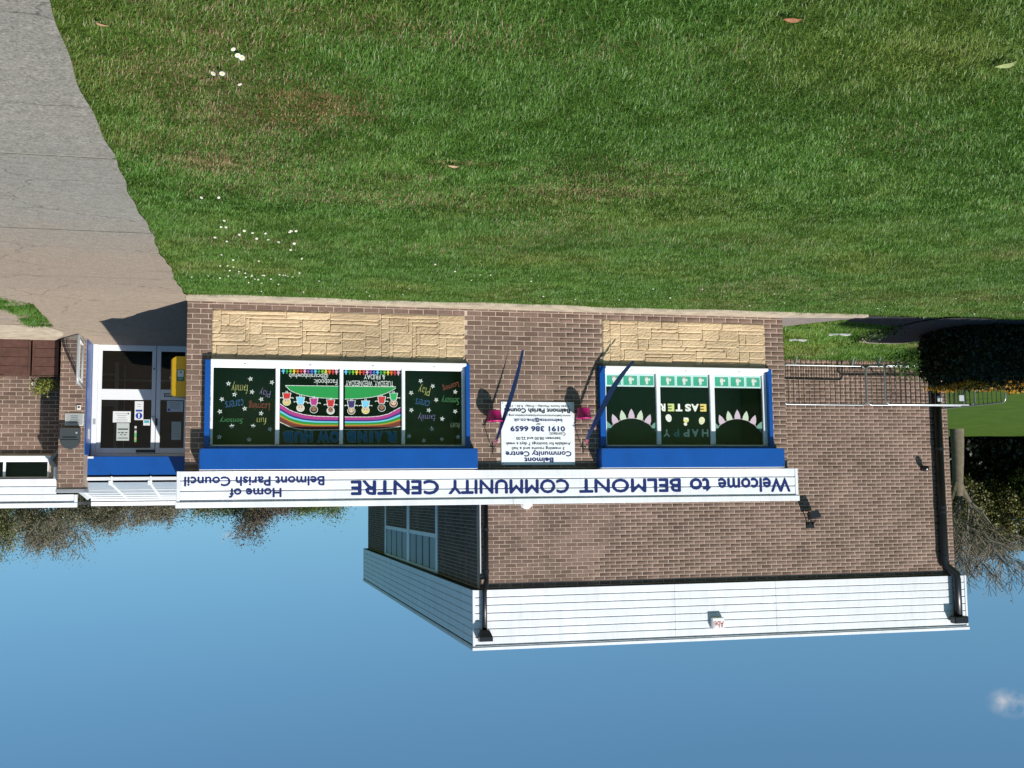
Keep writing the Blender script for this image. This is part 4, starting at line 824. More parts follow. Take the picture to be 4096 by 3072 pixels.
b = MB(); b.box(10.185, 10.235, YD-.05, YD-.018, 1.36, 1.38, ALU); b.build('handle', d1); b = MB(); b.box(9.72, 10.02, YD-.022, YD-.0185, .93, 1.00, BLACK, .002); b.box(9.735, 10.005, YD-.0235, YD-.022, .942, .988, mat('plate_grey', (.45, .47, .48), .4)); b.build('letter_plate', d2)
b = MB(); b.box(10.17, 10.50, YD-.06, YD-.0185, 1.985, 2.03, BLACK, .006); b.build('door_closer', d1)
# door shutter box
b = MB(); b.box(9.43, 11.43, 4.96, 5.19, 2.112, 2.452, BLUE, .006); sx_o = b.build('shutter_box', wing); MB().box(11.21, 11.40, 4.955, 4.959, 2.114, 2.152, mat('label_white', (.72, .73, .76), .5)).build('label', sx_o)
b = MB(); b.box(9.42, 11.5, 4.99, 5.19, 2.455, 2.46, SOFFIT); b.build('shutter_fascia', wing)
# lobby behind the doors
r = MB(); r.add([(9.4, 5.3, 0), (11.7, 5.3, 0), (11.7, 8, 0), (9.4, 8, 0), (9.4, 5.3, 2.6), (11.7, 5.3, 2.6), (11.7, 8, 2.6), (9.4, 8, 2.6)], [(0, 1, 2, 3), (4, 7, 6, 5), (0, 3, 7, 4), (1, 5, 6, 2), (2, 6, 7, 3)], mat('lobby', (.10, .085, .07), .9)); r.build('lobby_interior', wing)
ib = mat('inner_frame', (.42, .37, .31), .6); b = MB(); b.box(10.93, 11.0, 6.2, 6.26, .25, 2.4, ib); b.box(11.0, 11.6, 6.2, 6.26, .95, 1.10, ib); b.box(10.98, 11.62, 6.3, 6.36, .45, .49, ib); b.box(10.8, 10.815, 6.1, 6.11, .3, 2.2, ib); b.build('inner_door_frame', wing)
b = MB(); b.box(9.8, 11.5, 6.9, 7.2, .5, .54, ib); b.box(9.8, 11.5, 6.95, 7.2, 0.03, .5, mat('lobby_bench', (.07, .05, .04), .8)); b.build('lobby_counter', wing)
# notices on the doors
PAP = mat('paper_notice', (.70, .71, .70), .6); INK = mat('print_ink', (.10, .11, .13), .6); IBL = mat('info_blue', (.01, .05, .32), .5)
def lines(b, x0, x1, z0, z1, n, y, mt=INK, hh=.006):
    for k in range(n):
        z = z1-(z1-z0)*(k+.5)/n; l = (x1-x0)*rnd.uniform(.55, 1); c = (x0+x1)/2; b.box(c-l/2, c+l/2, y-.0006, y, z-hh/2, z+hh/2, mt)
def notice(name, label, x0, x1, z0, z1, y=5.195, m=None):
    t = thing(name, label, 'notice', ((x0+x1)/2, y, z0), None); MB().box(x0, x1, y-.003, y, z0, z1, m or PAP).build('sheet', t); return t
t = notice('door_notice', 'x', 10.605, 10.918, 1.272, 1.478)
b = MB(); lines(b, 10.64, 10.88, 1.30, 1.47, 5, 5.192); b.box(10.635, 10.66, 5.1914, 5.192, 1.30, 1.33, INK); b.build('print', t); t['label'] = 'wide white printed notice on the large door glass, below its middle rail'
t = notice('opening_leaflet', 'tall leaflet with dark picture bars on the large door glass', 10.625, 10.848, 1.49, 1.815, m=mat('paper_grey', (.46, .50, .47), .6))
b = MB()
for (xa, xb, za, zb) in ((.02, .20, .10, .125), (.03, .08, .17, .185), (.10, .14, .165, .19), (.155, .20, .17, .185), (.05, .10, .21, .225), (.12, .165, .21, .225), (.02, .20, .27, .285)): b.box(10.625+xa, 10.625+xb, 5.1914, 5.192, 1.49+za, 1.49+zb, SLATE)
b.build('print', t); t['label'] = 'tall grey leaflet with dark bars hanging beneath the wide white notice on the door'
t = notice('information_sticker', 'white sticker with a round blue letter i on the large door glass', 10.382, 10.537, 1.082, 1.432)
b = MB(); b.disc(10.459, 1.352, .060, .060, 5.1915, IBL, 28); b.box(10.40, 10.52, 5.1914, 5.192, 1.24, 1.275, IBL); b.build('blue_disc', t); text('i', 10.446, 10.473, 1.31, 1.395, 5.1905, mat('sign_white', (.8, .82, .84), .35), parent=t, bold=.03)
b = MB(); lines(b, 10.40, 10.52, 1.12, 1.20, 2, 5.192); b.build('print', t)
t = notice('blue_label', 'small white and turquoise sticker at the edge of the large door glass', 10.262, 10.38, 1.422, 1.532); b = MB(); b.box(10.275, 10.365, 5.1914, 5.192, 1.437, 1.487, mat('turquoise', (.06, .38, .44), .5)); b.box(10.31, 10.325, 5.1914, 5.192, 1.505, 1.515, INK); b.build('print', t)
t = notice('blue_notice', 'pale notice with a blue square at the top of the narrow door glass', 9.675, 9.965, 1.07, 1.275, m=mat('paper_cool', (.55, .60, .64), .6)); b = MB(); lines(b, 9.70, 9.94, 1.09, 1.22, 4, 5.192); b.box(9.905, 9.945, 5.1914, 5.192, 1.215, 1.255, IBL); b.build('print', t)
t = notice('taped_notice', 'creased grey paper taped on the narrow door glass below the pale notice', 9.705, 9.875, 1.46, 1.80, m=mat('paper_grey', (.46, .50, .47), .6)); b = MB(); lines(b, 9.72, 9.86, 1.50, 1.76, 5, 5.192, hh=.004); b.build('print', t); t['label'] = 'creased grey paper taped on the narrow door glass with no blue square'
t = thing('pull_strap', 'striped green and orange strip hanging on the large door glass', 'strip', (10.515, 5.19, 1.55)); 
b = MB(); cols_ = [(.35, .05, .05), (.12, .42, .12), (.45, .42, .15), (.10, .40, .18), (.12, .45, .14), (.5, .5, .45), (.05, .05, .05), (.6, .6, .6)]
for k, c in enumerate(cols_): b.box(10.495, 10.532, 5.186, 5.195, 1.88-.042*(k+1)+.001, 1.88-.042*k, mat('strap_%d' % k, c, .6))
b.build('strip', t)
# letterbox, plaque, bell on the pier
t = thing('letterbox', 'dark grey wall letterbox with a rounded top on the brick pier', 'letterbox', (11.53, PY_, 1.64)); y1_, y0_ = PY_-.007, PY_-.13
pr_ = [(11.372, 1.642), (11.700, 1.642), (11.700, 1.85)]+[(11.536+.164*math.cos(a), 1.85+.158*math.sin(a)) for a in np.linspace(.12, math.pi-.12, 12)]+[(11.372, 1.85)]
MB().flat(pr_, y0_, SLATE, y1_-y0_).build('case', t); b = MB(); b.flat([(p[0]*.90+11.536*.10, (p[1]-1.86)*.90+1.86) for p in pr_ if p[1] >= 1.80], y0_-.012, SLATE, .0115); b.build('flap', t)
b = MB(); b.box(11.425, 11.655, y0_-.004, y0_-.0005, 1.792, 1.812, BLACK); b.build('slot', t); b = MB(); b.disc(11.425, 1.725, .017, .017, y0_-.002, ALU); b.build('keyhole', t)
t = thing('wall_plaque', 'grey framed text plaque on the pier above the bell push, below the letterbox', 'plaque', (11.48, PY_, 1.37)); t['label'] = 'grey framed text plaque on the brick pier, between letterbox and bell push'
b = MB(); b.box(11.325, 11.635, PY_-.022, PY_-.007, 1.375, 1.592, mat('plaque_rim', (.58, .59, .55), .5), .004); b.build('frame', t); b = MB(); b.box(11.342, 11.618, PY_-.024, PY_-.022, 1.390, 1.577, mat('plaque_grey', (.33, .36, .36), .4)); b.build('plate', t)
b = MB(); lines(b, 11.385, 11.575, 1.405, 1.555, 5, PY_-.0245, mat('print_ink', (.1, .11, .13), .6), .011); b.build('print', t)
t = thing('bell_push', 'small white square bell push with grey button on the brick pier', 'bell', (11.41, PY_, 1.22)); MB().box(11.376, 11.446, PY_-.03, PY_-.007, 1.225, 1.31, mat('bell_white', (.72, .70, .66), .5), .006).build('case', t); MB().disc(11.411, 1.265, .021, .021, PY_-.032, SLATE, 14, .002).build('button', t)
# defibrillator cabinet on the right return of the front block
YEL, AMB = mat('cabinet_yellow', (.72, .42, .008), .4), None
t = thing('defibrillator_cabinet', 'yellow defibrillator cabinet mounted at the corner by the white doors', 'cabinet', (W, .35, .85)); xa = W+.007
b = MB(); b.add([(xa, .28, .828), (xa+.15, .28, .828), (xa+.205, .32, .86), (xa+.225, .40, .872), (xa+.225, .68, .872), (xa+.205, .76, .86), (xa, .76, .828)]+[(xa, .28, 1.418), (xa+.15, .28, 1.418), (xa+.205, .32, 1.388), (xa+.225, .40, 1.376), (xa+.225, .68, 1.376), (xa+.205, .76, 1.388), (xa, .76, 1.418)],
    [(6, 5, 4, 3, 2, 1, 0), (7, 8, 9, 10, 11, 12, 13), (0, 1, 8, 7), (1, 2, 9, 8), (2, 3, 10, 9), (3, 4, 11, 10), (4, 5, 12, 11), (5, 6, 13, 12), (6, 0, 7, 13)], YEL); b.build('case', t)
b = MB(); b.box(xa+.03, xa+.135, .2765, .279, 1.02, 1.19, mat('defib_green', (.01, .16, .10), .5)); b.box(xa+.04, xa+.125, .2745, .2763, 1.03, 1.13, mat('paper_cool', (.55, .6, .64), .6)); b.build('sticker', t)
text('AED', xa+.05, xa+.115, 1.145, 1.175, .274, mat('paper_cool', (.55, .6, .64), .6), parent=t); b = MB(); b.flat([(xa+.065, 1.05), (xa+.10, 1.05), (xa+.0825, 1.085)], .2735, mat('defib_green', (.01, .16, .1), .5)); b.build('symbol', t)
b = MB(); b.tube([(xa+.23, .51, 1.12), (xa+.25, .51, 1.12)], .014, ALU, 8); b.build('catch', t)
# clear panel screen in a grey frame standing out from the pier
t = thing('glazed_screen', 'low grey framed clear screen standing out from the brick pier by the doors', 'screen', (11.37, 4.1, 0)); sx0 = 11.37
b = MB(); b.tube([(sx0, 4.37, .06), (sx0, 3.80, .04), (sx0, 3.775, .07), (sx0, 3.77, .80), (sx0, 3.80, .855), (sx0, 3.86, .88), (sx0, 4.37, .895)], .026, ALU, 8); b.box(sx0-.02, sx0+.02, 4.355, 4.393, .03, .92, ALU, .005); b.build('frame', t, True)
MB().add([(sx0, 3.79, .06), (sx0, 4.36, .07), (sx0, 4.36, .885), (sx0, 3.79, .85)], [(0, 1, 2, 3)], CLEAR).build('panel', t); b = MB(); b.tube([(sx0-.01, 4.33, .16), (sx0-.01, 3.90, .13), (sx0-.01, 3.88, .78), (sx0-.01, 4.33, .82)], .008, WHITE, 6); b.build('inner_rail', t)
# wooden planters and plant
WOOD = mat('brown_stained_wood', (.085, .036, .025), .75, var=.3, vscale=9, bump=.4, bscale=35)
def planter(x0, x1, y0, lab, tilt):
    t = thing('wooden_planter', lab, 'planter', ((x0+x1)/2, y0+.22, .02), 'brown planters against the wing wall'); n = 4; h = .65
    for k in range(n):
        z0, z1 = .03+h*k/n, .03+h*(k+1)/n-.006; j = rnd.uniform(-.004, .004); b = MB(); b.box(x0, x1, y0+j, y0+.022+j, z0, z1, WOOD, .004); b.build('plank', t)
        b = MB(); b.box(x0, x0+.02, y0+.03, y0+.42, z0, z1, WOOD, .003); b.build('plank', t); b = MB(); b.box(x1-.02, x1, y0+.03, y0+.42, z0, z1, WOOD, .003); b.build('plank', t)
    b = MB(); b.box(x0+.02, x1-.02, y0+.03, y0+.42, .48, .56, mat('compost', (.05, .03, .02), .95)); b.build('compost', t); b = MB()
    for (a, c) in ((x0-.008, x0+.03), (x1-.03, x1+.008)): b.box(a, c, y0-.014, y0-.006, .03, .675, WOOD, .003)
    b.box(x0-.012, x1+.012, y0-.012, y0+.05, .682, .70, WOOD, .004); b.build('top_rail', t); t.rotation_euler = (0, 0, tilt); WM[t.name] = t.matrix_basis.copy()
planter(11.815, 12.245, 4.66, 'brown wooden planter with the leafy plant, next to the brick pier', 0); planter(12.285, 12.80, 4.64, 'brown wooden planter farther from the pier, its end cut by the frame edge', 0)
def leaf_cloud(name, n, fn, size, mt, parent=None, up=.3, aspect=1.8):
    """n folded leaf quads at points given by fn(k)"""
    P_ = np.array([fn(k) for k in range(n)]); d = nrs.normal(size=(n, 3)); d[:, 2] += up; d /= np.linalg.norm(d, axis=1)[:, None]
    s = nrs.normal(size=(n, 3)); s -= d*(s*d).sum(1)[:, None]; s /= np.linalg.norm(s, axis=1)[:, None]; z = size*nrs.uniform(.6, 1.4, n)[:, None]
    L_ = d*z*aspect; Wd = s*z*.5; V = np.stack([P_, P_+L_*.5+Wd, P_+L_, P_+L_*.5-Wd], 1).reshape(-1, 3); Fq = np.arange(4*n).reshape(n, 4)
    o = from_arrays(name, V, Fq, mt)
    if parent: adopt(o, parent)
    return o
t = thing('potted_plant', 'bushy yellow-green plant with a white flower growing in the planter by the pier', 'plant', (12.05, 4.75, .56))
st = MB()
tips = []
for k in range(34):
    a = rnd.uniform(0, 6.28); r_ = rnd.uniform(.03, .23); p1 = (12.06+r_*math.cos(a), 4.76+.8*r_*math.sin(a), .70+rnd.uniform(.05, .27)); tips.append(p1); st.tube([(12.06, 4.78, .55), ((12.06+p1[0])/2, (4.78+p1[1])/2, .66), p1], .004, mat('stem_green', (.08, .12, .03), .8), 5)
st.build('stems', t); o = leaf_cloud('foliage', 620, lambda k: tuple(np.array(tips[k % 34])+nrs.normal(0, .028, 3)), .026, leaf_mat('potted_leaf', col=(.20, .22, .045), trans=.25), t)
b = MB()
for k in range(6): a = k*1.047; b.disc(12.22+.022*math.cos(a), .83+.022*math.sin(a), .016, .016, 4.66, mat('petal_white', (.72, .70, .66), .7), 8)
b.build('flower', t)
# ------------------------------------------------------------------ crowd barriers
def barrier(p0, p1, zb, zt, lab, zf):
    p0, p1 = np.array(p0, float), np.array(p1, float); L_ = np.linalg.norm(p1-p0); u = (p1-p0)/L_; nrm = np.array([-u[1], u[0]])
    t = thing('crowd_barrier', lab, 'barrier', (*((p0+p1)/2), zf), 'galvanised crowd barriers along the hall wall')
    q = lambda s, z, o=0: (p0[0]+u[0]*s+nrm[0]*o, p0[1]+u[1]*s+nrm[1]*o, z); r = .10; b = MB(); loop = []
    for (cx, cz, a0) in ((r, zb+r, 180), (L_-r, zb+r, 270), (L_-r, zt-r, 0), (r, zt-r, 90)):
        for k in range(6): a = math.radians(a0+18*k); loop.append(q(cx+r*math.cos(a), cz+r*math.sin(a)))
    loop.append(loop[0]); b.tube(loop, .017, STEEL, 8, cap=False); b.build('frame', t, True); nb = int(L_/.112); BARM = mat('silhouette_bar', (.055, .052, .048), .55, metal=.3)  # upright bars coloured near-black as if in silhouette
    for k in range(1, nb): b = MB(); b.tube([q(L_*k/nb, zb), q(L_*k/nb, zt)], .008, BARM, 5); b.build('bar', t)
    for s in (.30, L_-.30): b = MB(); b.tube([q(s, zb), q(s, zf+.05, -.10), q(s, zf, -.28)], .016, STEEL, 6); b.tube([q(s, zb), q(s, zf+.05, .08), q(s, zf, .16)], .016, STEEL, 6); b.build('foot', t)
    return t, q
barrier((-2.17, 4.30), (-4.07, 4.32), .285, 1.10, 'crowd barrier nearest the front block corner, left end hooked to the next', .06)[0]['label'] = 'steel crowd barrier starting behind the front block corner'
t2, q2 = barrier((-4.03, 4.22), (-6.30, 4.20), .292, 1.105, 'steel crowd barrier second from the front block, overlapping the hall corner', .06); t3, q3 = barrier((-4.38, 4.10), (-6.42, 4.0), .285, 1.10, 'steel crowd barrier standing just in front of the second one', .06)
barrier((-6.15, 4.92), (-6.45, 3.05), .285, 1.12, 'steel crowd barrier standing end-on beyond the hall corner behind the hedge', .05)
for (tt_, qq, s) in ((t2, q2, 1.68), (t3, q3, 1.72)):
    c = qq(s, .97); MB().box(c[0]-.055, c[0]+.055, c[1]-.03, c[1]-.02, .905, 1.025, mat('tag_grey', (.5, .53, .55), .5)).build('tag_plate', tt_)

# ------------------------------------------------------------------ lawn
def grass_blades(name, n_cand, sampler, hmul=1.0, seed=3, tone=1.0, lift=0.0):
    rs = np.random.RandomState(seed); x, y, keep = sampler(rs, n_cand); x, y = x[keep], y[keep]
    d = np.sqrt((x-CAM[0])**2+(y-CAM[1])**2+4); n = len(x); z = gz(x, y)+lift
    # colour: green base with yellow and brown areas
    n1 = noise2(x, y, .55, 1)*.6+noise2(x, y, 1.7, 2)*.4; n2 = noise2(x, y, .9, 5)*.5+noise2(x, y, 3.1, 6)*.5; r = rs.rand(n)
    bare = np.zeros(n)
    for (bx, by, rx, ry, s) in ((8.89, -9.75, .30, .30, .75), (8.72, -9.95, .50, .55, .34), (8.85, -12.0, .35, .25, .4), (8.24, -11.06, .13, .05, 1.15), (8.36, -11.18, .20, .05, 1.1), (8.12, -10.92, .12, .05, 1.15), (8.28, -11.0, .25, .2, .55), (8.55, -10.75, .40, .30, .5), (7.31, -10.1, .20, .05, .7), (7.62, -9.6, .3, .15, .3), (6.25, -9.42, .45, .12, .6), (9.20, -10.2, .25, .3, .35), (9.0, -11.4, .5, .4, .3), (8.3, -12.2, 1.2, .25, .28)):
        bare = np.maximum(bare, s*np.exp(-((x-bx)/rx)**2-((y-by)/ry)**2))
    bare += .30*np.clip((noise2(x, y, .8, 9)-.62)*3, 0, 1)
    g1, g2, ye, br = np.array([.046, .128, .012]), np.array([.132, .262, .045]), np.array([.190, .230, .042]), np.array([.270, .180, .095])
    c = g1[None]*(1-r[:, None])+g2[None]*r[:, None]; yk = np.clip((n1-.50)*1.8+(n2-.5)*.9+rs.normal(0, .18, n), 0, .85)[:, None]; c = c*(1-yk)+ye[None]*yk*(.6+.6*r[:, None])
    dk = rs.rand(n)[:, None] < (bare*1.05)[:, None]; c = np.where(dk, br[None]*(.5+.9*rs.rand(n)[:, None])*np.where(((x > 7.9) & (x < 8.6) & (y < -10.7) & (y > -11.4))[:, None], np.array([[1.1, .95, .85]]), 1.0), c); st = rs.rand(n) < .016; c[st] = np.array([.28, .25, .10])*(.7+.6*rs.rand(st.sum())[:, None])
    c *= (tone*(.78+.26*noise2(x, y, 1.7, 12)+.20*noise2(x, y, 9.0, 13)))[:, None]; eg = np.clip((x-8.9)*2, 0, 1)*np.clip((-9.5-y)*.6, 0, 1)*.45; c = c*(1-eg[:, None])+ye[None]*eg[:, None]*(.5+.7*r[:, None])
    h = (.017+.031*rs.rand(n)**1.6)*(.72+.52*noise2(x, y, 7.5, 14))*hmul*(1-.55*np.clip(bare, 0, 1)); w = .0015*np.maximum(1, (d/5.5))**.85*(.7+.6*rs.rand(n))
    a = 4*np.pi*(noise2(x, y, 2.6, 41)*.6+noise2(x, y, 7.0, 42)*.4)+rs.normal(0, 1.45, n); lean = np.clip(rs.normal(1.08, .34, n), .1, 1.6); dx, dy = np.cos(a), np.sin(a); b_ = a+np.pi/2+rs.normal(0, .5, n); wx, wy = np.cos(b_)*w, np.sin(b_)*w
    p0 = np.stack([x, y, z-.004], 1); m = np.stack([x+dx*h*np.sin(lean*.5)*.6, y+dy*h*np.sin(lean*.5)*.6, z+h*np.cos(lean*.5)*.6], 1); tp = m+np.stack([dx*h*np.sin(lean*1.25)*.6, dy*h*np.sin(lean*1.25)*.6, h*np.cos(lean*1.25)*.6], 1)
    W_ = np.stack([wx, wy, np.zeros(n)], 1); nr = d < 9.5; fr = ~nr; nn, nf = int(nr.sum()), int(fr.sum())
    Vn = np.stack([p0-W_, p0+W_, m+W_*.9, m-W_*.9, tp], 1)[nr].reshape(-1, 3); base = np.arange(nn)[:, None]*5
    Fn = np.concatenate([base+np.array([[0, 1, 2]]), base+np.array([[0, 2, 3]]), base+np.array([[3, 2, 4]])], 0)
    Vf = np.stack([p0-W_, p0+W_*1.2, tp+(m-p0)*.15], 1)[fr].reshape(-1, 3); Ff = 5*nn+np.arange(nf)[:, None]*3+np.array([[0, 1, 2]])
    V = np.concatenate([Vn, Vf]); F3 = np.concatenate([Fn, Ff]); cols_ = np.concatenate([np.repeat(c[nr], 5, axis=0), np.repeat(c[fr], 3, axis=0)])
    return stuff(from_arrays(name, V, F3, leaf_mat('grass_blade', attr=True, trans=.25) if 'grass_blade' not in MATS else MATS['grass_blade'], cols=cols_))
def lawn_sampler(rs, n):
    # uniform over a box, thinned with distance from the camera, kept inside the lawn and the wider view
    x = rs.uniform(-8.5, 9.5, n); y = rs.uniform(-14.4, -.3, n); d = np.hypot(x-CAM[0], y-CAM[1])
    edge = 9.455+.016*np.sin(y*2.1)+.008*np.sin(y*7.3+1)+.06*(noise2(x, y, 7, 21)-.5)+.05*(noise2(x, y, 19, 25)-.5)
    front = -.37-.05*np.sin(x*1.7)-.03*np.sin(x*5.1+1)+.05*(noise2(x, y, 6, 22)-.5); front = np.where(x < -1.1, -.33+.04*(noise2(x, y, 5, 23)-.5), front)
    ang = np.arctan2(-(x-CAM[0]), y-CAM[1])-YAW; k = (x < edge) & (y < front) & (np.abs(ang) < .74)
    return x, y, k & (rs.rand(n) < np.clip((6.2/d)**1.25, .17, 1))
grass_blades('grass', 2950000, lawn_sampler)
def side_sampler(rs, n):
    x = rs.uniform(-9, 0, n); y = rs.uniform(-.2, 4.6, n); tri = (x > -.02-1.3*(1.62-y)/1.75) & (y < 1.62); kid = (np.abs((x+3.25)/.70)**3+np.abs((y-1.05)/1.36)**3.4) < 1; strip_ = (y < -.02+.0*x) & (x > -1.33)
    return x, y, ~tri & ~kid & ~strip_ & ~((x < -1.25) & (y < .55)) & ~((x > -1.4) & (y < .05))
grass_blades('grass', 170000, side_sampler, 1.5, 5, 1.3)
def isl_sampler(rs, n):
    x = rs.uniform(11.55, 13.6, n); y = rs.uniform(.1, 2.85, n); lim = np.interp(y, [.1, .22, .65, 2.8], [12.1, 11.95, 11.62, 11.65]); ok = (x > lim) & ~((x > 12.05) & (y > 1.5+.3*np.sin(x*4)))
    bare_ = noise2(x, y, 3.5, 31) < .42
    return x, y, ok & ~(bare_ & (rs.rand(n) < .85))
grass_blades('grass', 60000, isl_sampler, 1.5, 8, 1.1, .03)
il = MB(); pts = [(12.12, .10), (11.95, .22), (11.63, .64), (11.66, 2.80), (13.9, 2.83), (13.9, .1)]; il.add([(x, y, .034) for x, y in pts], [tuple(range(6))], mat('bare_soil', (.16, .125, .07), .95, var=.35, vscale=4, bump=.6, bscale=30)); struct(il.build('soil_island'))
for i, (x, y, sx_, sy_) in enumerate(((12.35, 2.2, .26, .16), (12.75, 1.95, .22, .2), (12.7, 2.5, .30, .14), (11.98, 2.66, .10, .07), (12.28, 1.72, .12, .05))):
    b = MB(); n = 9; b.add([(x+sx_*math.cos(6.28*k/n)*rnd.uniform(.8, 1.1), y+sy_*math.sin(6.28*k/n)*rnd.uniform(.8, 1.1), .045+.01*(i % 2)) for k in range(n)]+[(x+sx_*1.05*math.cos(6.28*k/n), y+sy_*1.05*math.sin(6.28*k/n), .015) for k in range(n)], [tuple(range(n))]+[(k, n+k, n+(k+1) % n, (k+1) % n) for k in range(n)], mat('flat_stone', (.27, .22, .18), .9, var=.2, vscale=12))
    b.build('flat_stone')['kind'] = 'structure'
# daisies
DW, DY_ = mat('daisy_white', (.66, .66, .62), .7), mat('daisy_yellow', (.65, .42, .02), .7)
def daisy_mesh(n=11):
    b = MB()
    for k in range(n):
        a = 2*math.pi*k/n; c, s = math.cos(a), math.sin(a); px, py = -s, c
        b.add([(.003*c+.0016*px, .003*s+.0016*py, .002), (.003*c-.0016*px, .003*s-.0016*py, .002), (.0125*c-.0026*px, .0125*s-.0026*py, .0045), (.014*c, .014*s, .005), (.0125*c+.0026*px, .0125*s+.0026*py, .0045)], [(0, 1, 2, 3, 4)], DW)
    b.lathe((0, 0, .002), [(.0048, 0), (.0042, .0028), (0, .0036)], DY_, 8); b.tube([(0, 0, .001), (.002, 0, -.03)], .0009, mat('stem_green', (.08, .12, .03), .8), 4, False); return b
dm0 = daisy_mesh().build('daisy'); DM = dm0.data; bpy.data.objects.remove(dm0)
DAIS = [(8.73, -11.85), (8.69, -11.75), (8.71, -11.77), (8.82, -11.51), (8.78, -11.51), (8.70, -11.38), (8.81, -7.57), (8.84, -7.25), (8.80, -7.26), (8.65, -7.10), (8.69, -6.86), (8.58, -7.01), (8.47, -6.98), (8.54, -6.71), (8.44, -6.68), (8.27, -7.13), (8.26, -7.21), (8.22, -7.20), (8.34, -6.52), (8.20, -6.48), (8.21, -5.98), (8.86, -5.33), (8.75, -4.96), (8.49, -4.95),
    (8.89, -4.32), (8.81, -4.33), (8.75, -4.26), (8.79, -3.90), (8.69, -3.78), (8.69, -3.60), (8.62, -3.63), (9.04, -3.19), (8.91, -2.95), (8.81, -3.22), (8.54, -3.41), (8.61, -3.15), (8.54, -3.27), (8.50, -2.99), (8.46, -2.92), (8.42, -3.45), (8.40, -3.47), (8.23, -3.60), (8.16, -3.53), (8.13, -3.48), (8.07, -3.43), (8.90, -6.67), (8.80, -6.39), (8.57, -2.46), (8.39, -1.33), (9.24, -2.93), (8.84, -8.58), (8.96, -8.56), (8.20, -2.42), (8.31, -2.99), (8.41, -2.46)]
for _ in range(15): DAIS.append((rnd.uniform(5.2, 8.2), rnd.uniform(-5.5, -1.0)))
for _ in range(14): DAIS.append((rnd.uniform(-3.6, 5), rnd.uniform(-4.2, -.6)))
for i, (x, y) in enumerate(DAIS):
    o = bpy.data.objects.new('daisy', DM); COL.objects.link(o); z = float(gz(x, y)); s = rnd.uniform(.8, 1.1)*(1.0 if y < -9 else (.95 if y < -5.5 else .8)); o.location = (x, y, z+.036+rnd.uniform(0, .008)); o.scale = (s, s, s)
    tl = rnd.uniform(.25, .8); o.rotation_euler = (tl*.9, rnd.uniform(-.3, .3), rnd.uniform(-.5, .5)); 
    lab_, grp_ = ('white daisy in the loose foreground cluster of six, nearest the camera', 'foreground daisies') if y < -9 else (('white daisy in the patch of lawn beside the bend of the concrete path', 'daisies by the path') if x > 7.9 else (('small white daisy in the lawn before the long window', 'daisies before the long window') if x > 5 else ('small white daisy in the lawn before the short window and crowd barriers', 'daisies before the short window')))
    tag(o, lab_, 'daisy', grp_)
DD = mat('dandelion_yellow', (.75, .45, .01), .7)
def dand():
    b = MB()
    for r_, z, n in ((.022, .0, 14), (.015, .006, 10), (.008, .010, 7)):
        for k in range(n): a = 6.283*k/n+r_*40; c, s = math.cos(a), math.sin(a); b.add([(0, 0, z), (r_*c-.003*s, r_*s+.003*c, z+.004), (r_*c+.003*s, r_*s-.003*c, z+.004)], [(0, 2, 1)], DD)
    b.tube([(0, 0, 0), (.004, .002, -.11)], .002, mat('stem_green', (.08, .12, .03), .8), 5, False); return b
d0 = dand().build('dandelion'); DM2 = d0.data; bpy.data.objects.remove(d0)
for (x, y, g) in [(-2.52, 4.08, 0), (-3.66, 3.95, 0), (-3.62, 4.15, 0), (-3.98, 4.05, 0), (-4.55, 4.1, 0), (-3.75, 3.1, 0), (-3.3, 3.3, 0)]:
    o = bpy.data.objects.new('dandelion', DM2); COL.objects.link(o); o.location = (x, y, float(gz(x, y))+.13); o.rotation_euler = (.7, rnd.uniform(-.3, .3), rnd.uniform(0, 3)); tag(o, ['yellow dandelion at the foot of the barrier end nearest the front block', 'yellow dandelion close to the barrier feet where two barriers meet'][min(1, int(x < -3))], 'dandelion', 'dandelion near the front block' if x > -3 else 'dandelions where the barriers meet')
# dead leaves and scraps
def dead_leaf(x, y, rz, s, c, lab):
    b = MB(); prof = [(0, 0), (.02, .018), (.05, .026), (.085, .016), (.11, 0)]; vs = []; fs = []
    for (u, w) in prof: vs += [(u, w, .012+.25*w+.1*u*u), (u, 0, .006), (u, -w*.9, .016+.35*w)]
    for i in range(len(prof)-1): fs += [(3*i, 3*i+1, 3*i+4, 3*i+3), (3*i+1, 3*i+2, 3*i+5, 3*i+4)]
    b.add(vs, fs, mat('leaf_%d' % int(x*100), c, .8, var=.2, vscale=40)); o = b.build('fallen_leaf'); o.location = (x, y, float(gz(x, y))+.028); o.rotation_euler = (.25, .1, rz); o.scale = (s, s, s); tag(o, lab, 'leaf')
dead_leaf(6.44, -12.80, .3, .72, (.30, .13, .06), 'brown dead leaf lying on the lawn nearest the camera'); dead_leaf(5.22, -12.55, 1.1, 1.0, (.45, .50, .20), 'pale yellow-green leaf lying on the lawn at the frame edge'); dead_leaf(9.29, -12.02, 2.4, .55, (.34, .20, .11), 'tan dead leaf on the lawn beside the concrete path'); dead_leaf(7.36, -10.1, .1, .7, (.38, .27, .15), 'tan dead leaf lying in the middle of the lawn')
